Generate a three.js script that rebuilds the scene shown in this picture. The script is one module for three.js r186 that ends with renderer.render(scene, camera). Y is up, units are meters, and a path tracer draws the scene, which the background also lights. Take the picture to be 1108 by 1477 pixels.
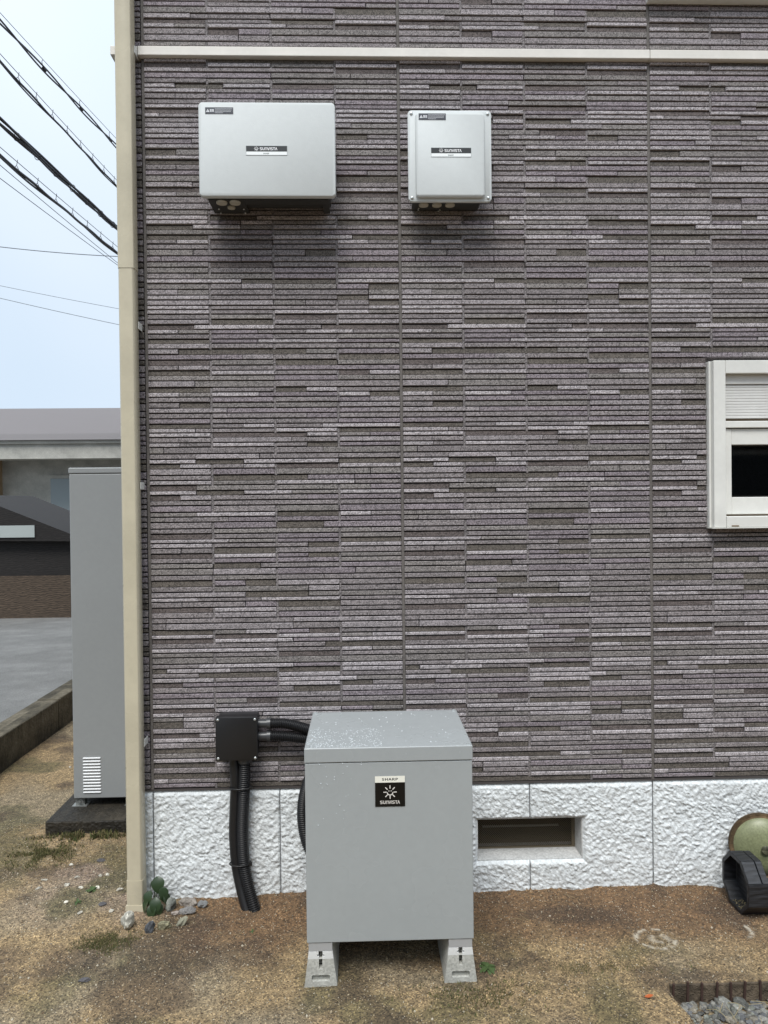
import * as THREE from 'three';
import { RoundedBoxGeometry } from 'three/addons/geometries/RoundedBoxGeometry.js';
import { mergeGeometries, mergeVertices, toCreasedNormals } from 'three/addons/utils/BufferGeometryUtils.js';

// ------------------------------------------------------------------ camera, sky, sun, exposure
const scene = new THREE.Scene();
const PW = 1108, PH = 1477, FOC = 1060;                       // photograph size and focal length in pixels
const camera = new THREE.PerspectiveCamera(2 * Math.atan(PH / 2 / FOC) * 180 / Math.PI, 768 / 1024, 0.05, 400);
camera.position.set(-0.1588, 1.538, 2.9234);
camera.rotation.set(-0.01033, -0.02916, -0.01057, 'YXZ');
camera.updateMatrixWorld();

const SKY_W = 512, SKY_H = 256;
function skyTexture() {
  const d = new Float32Array(SKY_W * SKY_H * 4);
  for (let j = 0; j < SKY_H; j++) for (let i = 0; i < SKY_W; i++) {
    const e = ((j + 0.5) / SKY_H - 0.5) * Math.PI, a = (i + 0.5) / SKY_W * Math.PI * 2;
    const s = Math.max(0, Math.sin(e)), o = (j * SKY_W + i) * 4;
    const n = fbm(Math.cos(a) * Math.cos(e) * 2.2 + 9, Math.sin(a) * Math.cos(e) * 2.2 + Math.sin(e) * 3 + 5, 4) - 0.5;
    const L = 0.46 + 0.62 * s * s * s + 0.10 * n;                    // overcast: brighter overhead
    const w = Math.max(0, Math.min(1, 0.1 + s * 0.9 + n * 1.2));
    d[o] = L * (0.80 + 0.12 * w); d[o + 1] = L * (0.975 + 0.025 * w); d[o + 2] = L * (1.17 - 0.07 * w); d[o + 3] = 1;
  }
  const t = new THREE.DataTexture(d, SKY_W, SKY_H, THREE.RGBAFormat, THREE.FloatType);
  t.mapping = THREE.EquirectangularReflectionMapping; t.magFilter = t.minFilter = THREE.LinearFilter; t.wrapS = THREE.RepeatWrapping; t.needsUpdate = true;
  return t;
}
const sun = new THREE.DirectionalLight(new THREE.Color(1, 0.975, 0.93), 1.5);
sun.position.set(-1.2, 9, 5.2); sun.target.position.set(0, 1, 0);
sun.castShadow = true; sun.shadow.radius = 45; sun.shadow.mapSize.set(2048, 2048);
Object.assign(sun.shadow.camera, { left: -9, right: 9, top: 9, bottom: -9, near: 0.5, far: 40 });
scene.add(sun, sun.target);
const EXPOSURE = 1.86;

// ------------------------------------------------------------------ random numbers and noise
let seed = 20240517;
const rnd = () => { seed = (seed + 0x6D2B79F5) | 0; let t = Math.imul(seed ^ (seed >>> 15), 1 | seed); t = (t + Math.imul(t ^ (t >>> 7), 61 | t)) ^ t; return ((t ^ (t >>> 14)) >>> 0) / 4294967296; };
const rr = (a, b) => a + (b - a) * rnd();
const pick = a => a[Math.floor(rnd() * a.length)];
function hash2(x, y) { let h = Math.imul(x, 374761393) + Math.imul(y, 668265263) | 0; h = Math.imul(h ^ (h >>> 13), 1274126177); return ((h ^ (h >>> 16)) >>> 0) / 4294967296; }
function vnoise(x, y, wrap) {
  let xi = Math.floor(x), yi = Math.floor(y); const fx = x - xi, fy = y - yi, u = fx * fx * (3 - 2 * fx), v = fy * fy * (3 - 2 * fy);
  let x1 = xi + 1, y1 = yi + 1;
  if (wrap) { xi = ((xi % wrap) + wrap) % wrap; x1 = ((x1 % wrap) + wrap) % wrap; yi = ((yi % wrap) + wrap) % wrap; y1 = ((y1 % wrap) + wrap) % wrap; }
  const a = hash2(xi, yi), b = hash2(x1, yi), c = hash2(xi, y1), d = hash2(x1, y1);
  return (a + (b - a) * u) * (1 - v) + (c + (d - c) * u) * v;
}
function fbm(x, y, oct, wrap) { let s = 0, a = 0.5, t = 0; for (let k = 0; k < oct; k++) { s += a * vnoise(x + k * 17, y + k * 31, wrap); t += a; x *= 2; y *= 2; if (wrap) wrap *= 2; a *= 0.5; } return s / t; }
const smooth = (a, b, x) => { const t = Math.min(1, Math.max(0, (x - a) / (b - a))); return t * t * (3 - 2 * t); };
const lerp = (a, b, t) => a + (b - a) * t;

scene.background = skyTexture();
scene.environment = scene.background;

// ------------------------------------------------------------------ photo pixel -> point on a plane
const camR = new THREE.Matrix3().setFromMatrix4(camera.matrixWorld);
const ray = (x, y) => new THREE.Vector3((x - PW / 2) / FOC, (PH / 2 - y) / FOC, -1).applyMatrix3(camR);
const hit = (x, y, axis, v) => { const d = ray(x, y); return camera.position.clone().addScaledVector(d, (v - camera.position[axis]) / d[axis]); };
const onZ = (x, y, z) => hit(x, y, 'z', z), onY = (x, y, h = 0) => hit(x, y, 'y', h), onX = (x, y, v) => hit(x, y, 'x', v);

// ------------------------------------------------------------------ textures
function tex(n, size, f, srgb = true) {                        // f(u, v) -> [r, g, b] 0..1 ; repeats every `size` metres
  const d = new Uint8Array(n * n * 4);
  for (let j = 0; j < n; j++) for (let i = 0; i < n; i++) { const c = f(i / n, j / n), o = (j * n + i) * 4; for (let k = 0; k < 3; k++) d[o + k] = Math.max(0, Math.min(255, c[k] * 255)); d[o + 3] = 255; }
  const t = new THREE.DataTexture(d, n, n); t.wrapS = t.wrapT = THREE.RepeatWrapping; t.magFilter = THREE.LinearFilter; t.minFilter = THREE.LinearMipmapLinearFilter; t.generateMipmaps = true;
  if (srgb) t.colorSpace = THREE.SRGBColorSpace;
  t.repeat.set(1 / size, 1 / size); t.needsUpdate = true; return t;
}
const g3 = v => [v, v, v];
// sandy face of the siding
const sandMap = tex(512, 0.5, (u, v) => { const f = fbm(u * 200, v * 200, 2, 200), c = fbm(u * 12, v * 12, 3, 12), s = hash2(u * 512 | 0, v * 512 | 0); return g3(0.83 + (f - 0.5) * 1.0 + (c - 0.5) * 0.12 + (s > 0.93 ? 0.14 : 0) - (s < 0.08 ? 0.14 : 0)); });
const sandBump = tex(512, 0.5, (u, v) => g3(fbm(u * 150, v * 150, 3, 150)), false);
const plainBump = tex(256, 0.4, (u, v) => g3(fbm(u * 40, v * 40, 4, 40)), false);
const paintMap = tex(256, 0.7, (u, v) => { const c = fbm(u * 5, v * 5, 4, 5), s = fbm(u * 50, v * 50, 3, 50); return g3(0.955 + (c - 0.5) * 0.09 + (s - 0.5) * 0.03); });
const paintRough = tex(256, 0.7, (u, v) => g3(0.75 + (fbm(u * 7, v * 7, 4, 7) - 0.5) * 0.5), false);
const enamelMap = tex(256, 0.9, (u, v) => g3(0.975 + (fbm(u * 4, v * 4, 3, 4) - 0.5) * 0.025 + (fbm(u * 60, v * 60, 2, 60) - 0.5) * 0.02));
const concMap = tex(512, 0.9, (u, v) => { const c = fbm(u * 6, v * 6, 5, 6), s = fbm(u * 180, v * 180, 2, 180); return g3(0.9 + (c - 0.5) * 0.22 + (s - 0.5) * 0.22); });
const whiteStoneMap = tex(512, 0.8, (u, v) => { const c = fbm(u * 5, v * 5, 4, 5), s = fbm(u * 120, v * 120, 3, 120); const k = 0.93 + (c - 0.5) * 0.1 + (s - 0.5) * 0.22; return [k, k * 1.0, k * 1.0]; });
const dirtConcMap = tex(512, 1.3, (u, v) => { const c = fbm(u * 5, v * 9, 5, 0), s = fbm(u * 90, v * 90, 3, 90), st = fbm(u * 60, v * 4, 3, 0); return [0.72 + (c - 0.5) * 0.7 + (s - 0.5) * 0.3 + (st - 0.5) * 0.25, 0.71 + (c - 0.5) * 0.7 + (s - 0.5) * 0.3 + (st - 0.5) * 0.25, 0.67 + (c - 0.5) * 0.72 + (s - 0.5) * 0.3 + (st - 0.5) * 0.25]; });
const stoneMap = tex(256, 0.12, (u, v) => g3(0.84 + (fbm(u * 5, v * 5, 4, 5) - 0.5) * 0.55 + (fbm(u * 40, v * 40, 2, 40) - 0.5) * 0.3));
const woodMap = tex(512, 0.5, (u, v) => { const w = fbm(u * 6, v * 6, 3, 6); const r = Math.sin((v * 22 + w * 2.2 + u * 0.4) * 6.283) * 0.5 + 0.5; const f = fbm(u * 14, v * 220, 2, 0); return g3(0.55 + r * 0.28 + (f - 0.5) * 0.5); });
const woodBump = tex(512, 0.5, (u, v) => { const w = fbm(u * 6, v * 6, 3, 6); const r = Math.sin((v * 22 + w * 2.2 + u * 0.4) * 6.283) * 0.5 + 0.5; return g3(r * 0.4 + fbm(u * 14, v * 220, 2, 0) * 0.4); }, false);

// ------------------------------------------------------------------ materials
const L = (r, g, b) => new THREE.Color().setRGB(r, g, b);
const std = o => new THREE.MeshStandardMaterial(o);
const phys = o => new THREE.MeshPhysicalMaterial(o);
const M = {
  siding: std({ vertexColors: true, map: sandMap, bumpMap: sandBump, bumpScale: 0.0016, roughness: 0.85 }),
  sidingBack: std({ color: L(0.245, 0.222, 0.222), map: sandMap, roughness: 0.95 }),
  sealant: std({ color: L(0.165, 0.148, 0.136), map: concMap, bumpMap: plainBump, bumpScale: 0.0008, roughness: 0.8 }),
  band: std({ color: L(0.80, 0.765, 0.705), map: paintMap, roughness: 0.5 }),
  foundation: std({ color: L(0.80, 0.835, 0.845), map: whiteStoneMap, bumpMap: sandBump, bumpScale: 0.002, roughness: 0.85 }),
  foundSmooth: std({ color: L(0.74, 0.745, 0.73), map: concMap, bumpMap: sandBump, bumpScale: 0.0006, roughness: 0.9 }),
  foundJoint: std({ color: L(0.58, 0.595, 0.62), map: concMap, roughness: 0.9 }),
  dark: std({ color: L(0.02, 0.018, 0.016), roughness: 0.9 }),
  ventMetal: std({ color: L(0.17, 0.14, 0.095), roughness: 0.6, metalness: 0.4 }),
  downspout: phys({ color: L(0.585, 0.53, 0.395), map: paintMap, roughness: 0.42, roughnessMap: paintRough }),
  winWhite: phys({ color: L(0.80, 0.795, 0.75), map: paintMap, roughness: 0.38 }),
  winSlat: phys({ color: L(0.76, 0.755, 0.73), map: paintMap, roughness: 0.45 }),
  glass: phys({ color: L(0.75, 0.82, 0.80), transmission: 1, thickness: 0, roughness: 0.03, ior: 1.5 }),
  dirt: std({ color: L(0.22, 0.17, 0.12), roughness: 1 }),
  invCover: phys({ color: L(0.635, 0.665, 0.66), map: enamelMap, roughness: 0.65, bumpMap: sandBump, bumpScale: 0.0002 }),
  invBase: std({ color: L(0.035, 0.034, 0.03), roughness: 0.7 }),
  plug: std({ color: L(0.46, 0.43, 0.35), roughness: 0.6 }),
  screw: std({ color: L(0.62, 0.64, 0.63), roughness: 0.3, metalness: 0.7 }),
  battery: phys({ color: L(0.37, 0.392, 0.394), map: enamelMap, roughness: 0.34, roughnessMap: paintRough }),
  rail: std({ color: L(0.47, 0.48, 0.49), roughness: 0.4, metalness: 0.3 }),
  footing: std({ color: L(0.60, 0.60, 0.55), map: concMap, bumpMap: sandBump, bumpScale: 0.001, roughness: 0.92 }),
  footingPaint: std({ color: L(0.74, 0.745, 0.73), map: paintMap, bumpMap: sandBump, bumpScale: 0.001, roughness: 0.7 }),
  black: phys({ color: L(0.012, 0.012, 0.013), roughness: 0.38 }),
  blackMatte: std({ color: L(0.012, 0.012, 0.013), roughness: 0.42 }),
  fitting: std({ color: L(0.05, 0.052, 0.055), roughness: 0.35 }),
  water: phys({ color: L(0.86, 0.9, 0.92), transmission: 0.3, thickness: 0, ior: 1.33, roughness: 0.04 }),  // rain drops: whitish body colour paints in the bright sky glints on the beads
  tank: phys({ color: L(0.30, 0.312, 0.312), map: enamelMap, roughness: 0.38 }),
  louver: std({ color: L(0.78, 0.79, 0.80), roughness: 0.35 }),
  galv: std({ color: L(0.30, 0.31, 0.30), roughness: 0.45, metalness: 0.6 }),
  pad: std({ color: L(0.055, 0.046, 0.034), map: dirtConcMap, bumpMap: plainBump, bumpScale: 0.006, roughness: 0.7 }),
  kerb: std({ color: L(0.17, 0.15, 0.115), map: dirtConcMap, bumpMap: plainBump, bumpScale: 0.004, roughness: 0.95 }),
  yard: std({ color: L(0.22, 0.22, 0.212), map: concMap, bumpMap: plainBump, bumpScale: 0.004, roughness: 0.95 }),
  potGreen: phys({ color: L(0.28, 0.30, 0.16), map: concMap, roughness: 0.4 }),
  potRim: std({ color: L(0.24, 0.16, 0.09), map: dirtConcMap, bumpMap: plainBump, bumpScale: 0.003, roughness: 0.9 }),
  wood: std({ color: L(0.036, 0.039, 0.046), map: woodMap, bumpMap: woodBump, bumpScale: 0.0015, roughness: 0.5 }),
  wire: std({ color: L(0.015, 0.016, 0.022), roughness: 0.6 }),
  wireGrey: std({ color: L(0.16, 0.18, 0.20), roughness: 0.6 }),
  rust: std({ color: L(0.045, 0.022, 0.016), roughness: 0.85 }),
  stone: std({ vertexColors: true, map: stoneMap, bumpMap: plainBump, bumpScale: 0.004, roughness: 0.85 }),
  leafDark: phys({ color: L(0.026, 0.05, 0.018), roughness: 0.4, transmission: 0.15, thickness: 0 }),
  leafMid: std({ color: L(0.05, 0.085, 0.022), roughness: 0.7 }),
  leafOrange: std({ color: L(0.45, 0.11, 0.03), roughness: 0.7 }),
  straw: std({ color: L(0.33, 0.27, 0.15), roughness: 0.9 }),
  moss: std({ vertexColors: true, roughness: 0.9 }),
  roof: std({ color: L(0.30, 0.285, 0.29), roughness: 0.8 }),
  houseWall: std({ color: L(0.55, 0.54, 0.49), map: concMap, roughness: 0.9 }),
  houseTan: std({ color: L(0.50, 0.36, 0.22), map: concMap, roughness: 0.9 }),
  shedDark: std({ color: L(0.03, 0.025, 0.023), map: woodMap, roughness: 0.8 }),
  shedBrown: std({ color: L(0.16, 0.115, 0.08), map: woodMap, roughness: 0.85 }),
  pole: std({ color: L(0.35, 0.34, 0.32), map: concMap, roughness: 0.9 }),
};

// ------------------------------------------------------------------ helpers
const used = new Map();
function numbered(n) { const k = used.get(n) || 0; used.set(n, k + 1); return k ? n + '_' + String(k).padStart(3, '0') : n; }
function thing(name, label, category, pos = [0, 0, 0], group) {
  const o = new THREE.Group(); o.name = numbered(name); o.position.set(...pos); o.userData = { label, category }; if (group) o.userData.group = group; scene.add(o); return o;
}
function mesh(name, geo, mat, parent, pos) {
  const m = new THREE.Mesh(geo, mat); m.name = name; m.castShadow = m.receiveShadow = true; if (pos) m.position.set(...pos); (parent || scene).add(m); return m;
}
function struct(name, geo, mat) { const m = mesh(numbered(name), geo, mat); m.userData.kind = 'structure'; return m; }
function stuff(name, geo, mat, parent) { const m = mesh(name, geo, mat, parent); m.userData.kind = 'stuff'; return m; }
function metric(g, ox = 0, oy = 0) {                            // uv in metres by the dominant axis of the normal
  if (!g.attributes.normal) g.computeVertexNormals();
  const p = g.attributes.position, n = g.attributes.normal, uv = new Float32Array(p.count * 2);
  for (let i = 0; i < p.count; i++) {
    const ax = Math.abs(n.getX(i)), ay = Math.abs(n.getY(i)), az = Math.abs(n.getZ(i));
    let u, v; if (az >= ax && az >= ay) { u = p.getX(i); v = p.getY(i); } else if (ax >= ay) { u = p.getZ(i); v = p.getY(i); } else { u = p.getX(i); v = p.getZ(i); }
    uv[i * 2] = u + ox; uv[i * 2 + 1] = v + oy;
  }
  g.setAttribute('uv', new THREE.BufferAttribute(uv, 2)); return g;
}
function box(x0, x1, y0, y1, z0, z1) { const g = new THREE.BoxGeometry(x1 - x0, y1 - y0, z1 - z0); g.translate((x0 + x1) / 2, (y0 + y1) / 2, (z0 + z1) / 2); return metric(g); }
function rbox(x0, x1, y0, y1, z0, z1, r = 0.004, seg = 2) { const g = new RoundedBoxGeometry(x1 - x0, y1 - y0, z1 - z0, seg, r); g.translate((x0 + x1) / 2, (y0 + y1) / 2, (z0 + z1) / 2); return metric(g); }
function rrect(x0, x1, y0, y1, r) { const s = new THREE.Shape(); s.moveTo(x0 + r, y0); s.lineTo(x1 - r, y0); s.absarc(x1 - r, y0 + r, r, -Math.PI / 2, 0); s.lineTo(x1, y1 - r); s.absarc(x1 - r, y1 - r, r, 0, Math.PI / 2); s.lineTo(x0 + r, y1); s.absarc(x0 + r, y1 - r, r, Math.PI / 2, Math.PI); s.lineTo(x0, y0 + r); s.absarc(x0 + r, y0 + r, r, Math.PI, Math.PI * 1.5); return s; }
function slabR(x0, x1, y0, y1, z0, z1, r, bev) {                // rounded rectangle in xy with bevelled front, spanning z0..z1
  const g = new THREE.ExtrudeGeometry(rrect(x0 + bev, x1 - bev, y0 + bev, y1 - bev, Math.max(0.001, r - bev)), { depth: z1 - z0 - 2 * bev, bevelEnabled: true, bevelThickness: bev, bevelSize: bev, bevelSegments: 4, curveSegments: 8 });
  g.translate(0, 0, z0 + bev); return metric(toCreasedNormals(g, 0.6));
}
function cyl(r0, r1, h, seg, axis, x, y, z) { const g = new THREE.CylinderGeometry(r0, r1, h, seg); if (axis === 'z') g.rotateX(Math.PI / 2); if (axis === 'x') g.rotateZ(Math.PI / 2); g.translate(x, y, z); return g; }
function tube(pts, r, seg = 6, n) { const c = new THREE.CatmullRomCurve3(pts.map(p => p.isVector3 ? p : new THREE.Vector3(...p))); return new THREE.TubeGeometry(c, n || Math.max(2, pts.length * 6), r, seg, false); }
function corrugated(pts, r, pitch, amp, seg = 18) {             // ribbed hose along a curve
  const c = new THREE.CatmullRomCurve3(pts.map(p => new THREE.Vector3(...p))), len = c.getLength(), n = Math.round(len / pitch) * 6;
  const fr = c.computeFrenetFrames(n, false), pos = [], idx = [], P = new THREE.Vector3();
  for (let i = 0; i <= n; i++) {
    c.getPointAt(i / n, P); const ph = i % 6, rad = r - (ph < 2 ? amp : ph === 2 || ph === 5 ? amp * 0.4 : 0);
    for (let k = 0; k < seg; k++) { const a = k / seg * Math.PI * 2, ca = Math.cos(a) * rad, sa = Math.sin(a) * rad; pos.push(P.x + fr.normals[i].x * ca + fr.binormals[i].x * sa, P.y + fr.normals[i].y * ca + fr.binormals[i].y * sa, P.z + fr.normals[i].z * ca + fr.binormals[i].z * sa); }
  }
  for (let i = 0; i < n; i++) for (let k = 0; k < seg; k++) { const a = i * seg + k, b = i * seg + (k + 1) % seg; idx.push(a, b, a + seg, b, b + seg, a + seg); }
  const g = new THREE.BufferGeometry(); g.setAttribute('position', new THREE.Float32BufferAttribute(pos, 3)); g.setIndex(idx); g.computeVertexNormals(); return g;
}
function paintGeo(g, c) { const n = g.attributes.position.count, a = new Float32Array(n * 3); for (let i = 0; i < n; i++) { a[i * 3] = c[0]; a[i * 3 + 1] = c[1]; a[i * 3 + 2] = c[2]; } g.setAttribute('color', new THREE.BufferAttribute(a, 3)); return g; }
function canvasTex(w, h, draw) { const c = document.createElement('canvas'); c.width = w; c.height = h; draw(c.getContext('2d'), w, h); const t = new THREE.CanvasTexture(c); t.colorSpace = THREE.SRGBColorSpace; t.anisotropy = 8; return t; }
function sticker(name, w, h, map, parent, x, y, z) { const m = mesh(name, new THREE.BoxGeometry(w, h, 0.0012), phys({ map, roughness: 0.35 }), parent, [x, y, z + 0.0007]); return m; }
function rock(r, sx, sy, sz, col, k = 3) {
  let g = mergeVertices(new THREE.IcosahedronGeometry(1, k).deleteAttribute('normal').deleteAttribute('uv')); const p = g.attributes.position, o = rr(0, 50), cutDirs = []; for (let q = 0; q < 7; q++) { const e = rr(-0.8, 1), a = rr(0, 6.28), w = Math.sqrt(1 - e * e); cutDirs.push([w * Math.cos(a) * 1.1, e * 1.1, w * Math.sin(a) * 1.1]); }
  for (let i = 0; i < p.count; i++) { let x = p.getX(i), y = p.getY(i), z = p.getZ(i); const n = (1 + (fbm(x * 1.3 + o + z * 0.7, y * 1.3 + z * 1.1 + o, 2) - 0.5) * 0.8) * Math.min(1, 0.8 / Math.max(0.01, cutDirs.reduce((m, c) => Math.max(m, x * c[0] + y * c[1] + z * c[2]), 0))) + (fbm(x * 5 + o, y * 5 + z * 4, 2) - 0.5) * 0.14; p.setXYZ(i, x * n * sx * r, y * n * sy * r, z * n * sz * r); }
  g = g.toNonIndexed(); g = toCreasedNormals(g, k < 2 ? 0.12 : 0.3); metric(g, o, o); return paintGeo(g, col);
}
const shade = (c, k) => c.map(v => v * k);
const stoneCols = [[0.30, 0.30, 0.27], [0.38, 0.37, 0.33], [0.22, 0.225, 0.23], [0.34, 0.31, 0.25], [0.27, 0.28, 0.24]];

// ================================================================== GROUND
const PIT = { x: 0.80, z: 0.622, d: 0.062 };
function groundY(x, z) {
  let y = (fbm(x * 2.2 + 40, z * 2.2 + 7, 3) - 0.5) * 0.022 + (fbm(x * 9 + 3, z * 9 + 12, 3) - 0.5) * 0.014 + (fbm(x * 45, z * 45 + 3, 2) - 0.5) * 0.005;
  y -= 0.022 * (1 - smooth(0.0, 0.4, z)) * smooth(-1.3, -0.9, x);
  y += 0.016 * smooth(0.09, 0.0, z) * smooth(-1.1, -0.95, x) * (fbm(x * 13, 4.2, 3) - 0.2);        // soil splashed up against the wall
  y += 0.018 * Math.exp(-((x + 0.42) ** 2 / 0.03 + (z - 0.05) ** 2 / 0.01));
  const wob = (fbm(x * 8, z * 8 + 20, 2) - 0.5) * 0.03;
  const inPit = smooth(PIT.x - 0.015 + wob, PIT.x + 0.03 + wob, x + (z - PIT.z) * -0.1) * smooth(PIT.z - 0.004, PIT.z + 0.004, z) * (1 - smooth(1.3, 1.5, z));
  return y - inPit * PIT.d;
}
const at = (px, py) => { let p = onY(px, py, 0); for (let k = 0; k < 4; k++) p = onY(px, py, groundY(p.x, p.z)); return p; };
{
  const axis = (a, b, step, far) => { const v = []; for (let x = a; x <= b + 1e-6; x += step) v.push(x); let s = step, x = b; while (x < far) { s *= 1.35; x += s; v.push(x); } s = step; x = a; while (x > -far) { s *= 1.35; x -= s; v.unshift(x); } return v; };
  const xs = axis(-2.3, 1.55, 0.009, 120), zs = axis(-0.75, 1.05, 0.009, 120).filter(z => Math.abs(z - PIT.z) > 0.005);
  for (const q of [PIT.z - 0.004, PIT.z, PIT.z + 0.004]) zs.push(q); zs.sort((a, b) => a - b);
  const nx = xs.length, nz = zs.length, pos = new Float32Array(nx * nz * 3), uv = new Float32Array(nx * nz * 2), idx = [];
  const near = (x, z) => (1 - smooth(2.0, 5, Math.abs(x))) * (1 - smooth(2, 5, Math.abs(z)));
  for (let j = 0; j < nz; j++) for (let i = 0; i < nx; i++) { const o = j * nx + i; pos[o * 3] = xs[i]; pos[o * 3 + 1] = groundY(xs[i], zs[j]) * near(xs[i], zs[j]); pos[o * 3 + 2] = zs[j]; uv[o * 2] = (xs[i] + 2.6) / 4.4; uv[o * 2 + 1] = (zs[j] + 3.0) / 4.4; }
  for (let j = 0; j < nz - 1; j++) for (let i = 0; i < nx - 1; i++) { const a = j * nx + i; idx.push(a, a + nx, a + 1, a + 1, a + nx, a + nx + 1); }
  const g = new THREE.BufferGeometry(); g.setAttribute('position', new THREE.BufferAttribute(pos, 3)); g.setAttribute('uv', new THREE.BufferAttribute(uv, 2)); g.setIndex(idx); g.computeVertexNormals();
  const N = 2048, d = new Uint8Array(N * N * 4), b = new Uint8Array(N * N * 4);
  const ring = (x, z, cx, cz, r, w, stretch) => { const q = Math.hypot(x - cx, (z - cz) * stretch), n = fbm(x * 60, z * 60, 2); return Math.exp(-(((q - r) / w) ** 2)) * smooth(0.35, 0.6, n); };
  const rc = at(945, 1353), rc2 = at(1083, 1345);
  for (let j = 0; j < N; j++) for (let i = 0; i < N; i++) {
    const x = i / N * 4.4 - 2.6, z = j / N * 4.4 - 3.0, o = (j * N + i) * 4;
    const big = fbm(x * 1.5 + 30, z * 1.5, 3), mid = fbm(x * 6, z * 6 + 9, 3), fine = fbm(x * 70, z * 70, 2), gr = hash2(i, j), g2 = hash2((i >> 1) + 999, (j >> 1));
    // brown loose soil along the wall, paler sandy ground away from it
    const soil = smooth(0.50, 0.22, z + (mid - 0.5) * 0.35) * smooth(-1.05, -0.8, x + (mid - 0.5) * 0.3);
    const sandC = [0.262, 0.186, 0.096], soilC = [0.168, 0.099, 0.048], greyC = [0.225, 0.176, 0.108];
    const gk = smooth(0.42, 0.62, fbm(x * 2.3 + 8, z * 2.3 + 3, 3)) * (1 - soil);
    let c = [0, 1, 2].map(k => lerp(lerp(sandC[k], greyC[k], gk), soilC[k], soil));
    const ms = smooth(0.50, 0.66, fbm(x * 3.4 + 70, z * 3.4 + 11, 4)) * (1 - soil * 0.9) * 0.6;      // thin moss film in patches
    c = c.map((v, k) => lerp(v, [0.075, 0.07, 0.026][k], ms));
    const dk = smooth(0.54, 0.72, fbm(x * 5 + 5, z * 5 + 51, 4)) * 0.65;                              // humus patches
    c = c.map((v, k) => lerp(v, [0.065, 0.042, 0.026][k], dk));
    const pink = smooth(-1.7, -1.2, x) * smooth(-0.85, -1.1, x) * smooth(-0.5, -0.2, z) * smooth(0.3, 0.0, z) * smooth(0.4, 0.6, mid);
    c = c.map((v, k) => lerp(v, [0.26, 0.19, 0.145][k], pink * 0.7));
    let m = 0.42 + mid * 0.4 + fine * 0.7; if (g2 > 0.92) m *= 1.9; else if (g2 < 0.2) m *= 0.45; if (gr > 0.95) m *= 1.6; m *= 0.8 + 0.4 * gr;
    const rg = Math.min(1, ring(x, z, rc.x, rc.z, 0.066, 0.009, 1.15) + 0.7 * ring(x, z, rc.x + 0.012, rc.z + 0.003, 0.028, 0.012, 1.3) + ring(x, z, rc2.x - 0.06, rc2.z - 0.02, 0.066, 0.008, 1.15) * smooth(rc2.x - 0.04, rc2.x, x));
    c = c.map((v, k) => lerp(v * m, [0.50, 0.45, 0.36][k], rg * 0.85));
    for (let k = 0; k < 3; k++) d[o + k] = Math.min(255, Math.pow(Math.max(0, c[k]), 1 / 2.2) * 255);
    d[o + 3] = 255; const h = Math.min(255, (fine * 0.5 + g2 * 0.35 + gr * 0.15) * 255); b[o] = b[o + 1] = b[o + 2] = h; b[o + 3] = 255;
  }
  const mk = (a, s) => { const t = new THREE.DataTexture(a, N, N); t.wrapS = t.wrapT = THREE.MirroredRepeatWrapping; t.magFilter = THREE.LinearFilter; t.minFilter = THREE.LinearMipmapLinearFilter; t.generateMipmaps = true; if (s) t.colorSpace = THREE.SRGBColorSpace; t.needsUpdate = true; return t; };
  struct('ground', g, std({ map: mk(d, true), bumpMap: mk(b, false), bumpScale: 0.009, roughness: 0.95 }));
}
{ // coarse grains of decomposed granite lying on the soil
  const grain = new THREE.IcosahedronGeometry(1, 0), n = 26000, im = new THREE.InstancedMesh(grain, std({ roughness: 0.8 }), n), mt = new THREE.Matrix4(), q = new THREE.Quaternion(), c = new THREE.Color();
  const cols = [[0.36, 0.29, 0.19], [0.22, 0.16, 0.09], [0.12, 0.08, 0.045], [0.44, 0.39, 0.30], [0.18, 0.15, 0.11], [0.08, 0.055, 0.036]];
  let k = 0; while (k < n) {
    const x = rr(-2.2, 1.5), z = rr(-0.75, 1.0); if (z < 0.0 && x > -1.12) continue;
    const s = rr(0.0011, 0.0024) * (rnd() < 0.05 ? 1.9 : 1); q.setFromEuler(new THREE.Euler(rnd() * 6, rnd() * 6, rnd() * 6));
    mt.compose(new THREE.Vector3(x, groundY(x, z) + s * 0.3, z), q, new THREE.Vector3(s, s * 0.75, s * rr(0.8, 1.3))); im.setMatrixAt(k, mt);
    const cc = pick(cols); im.setColorAt(k, c.setRGB(...cc)); k++;
  }
  im.name = 'sand_grains'; im.userData = { label: 'coarse tan and brown grit scattered over the bare soil', category: 'grit', kind: 'stuff' }; im.castShadow = im.receiveShadow = true; scene.add(im);
}
struct('yard_paving', box(-40, -2.42, -0.3, 0.19, -60, 3), M.yard);

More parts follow.
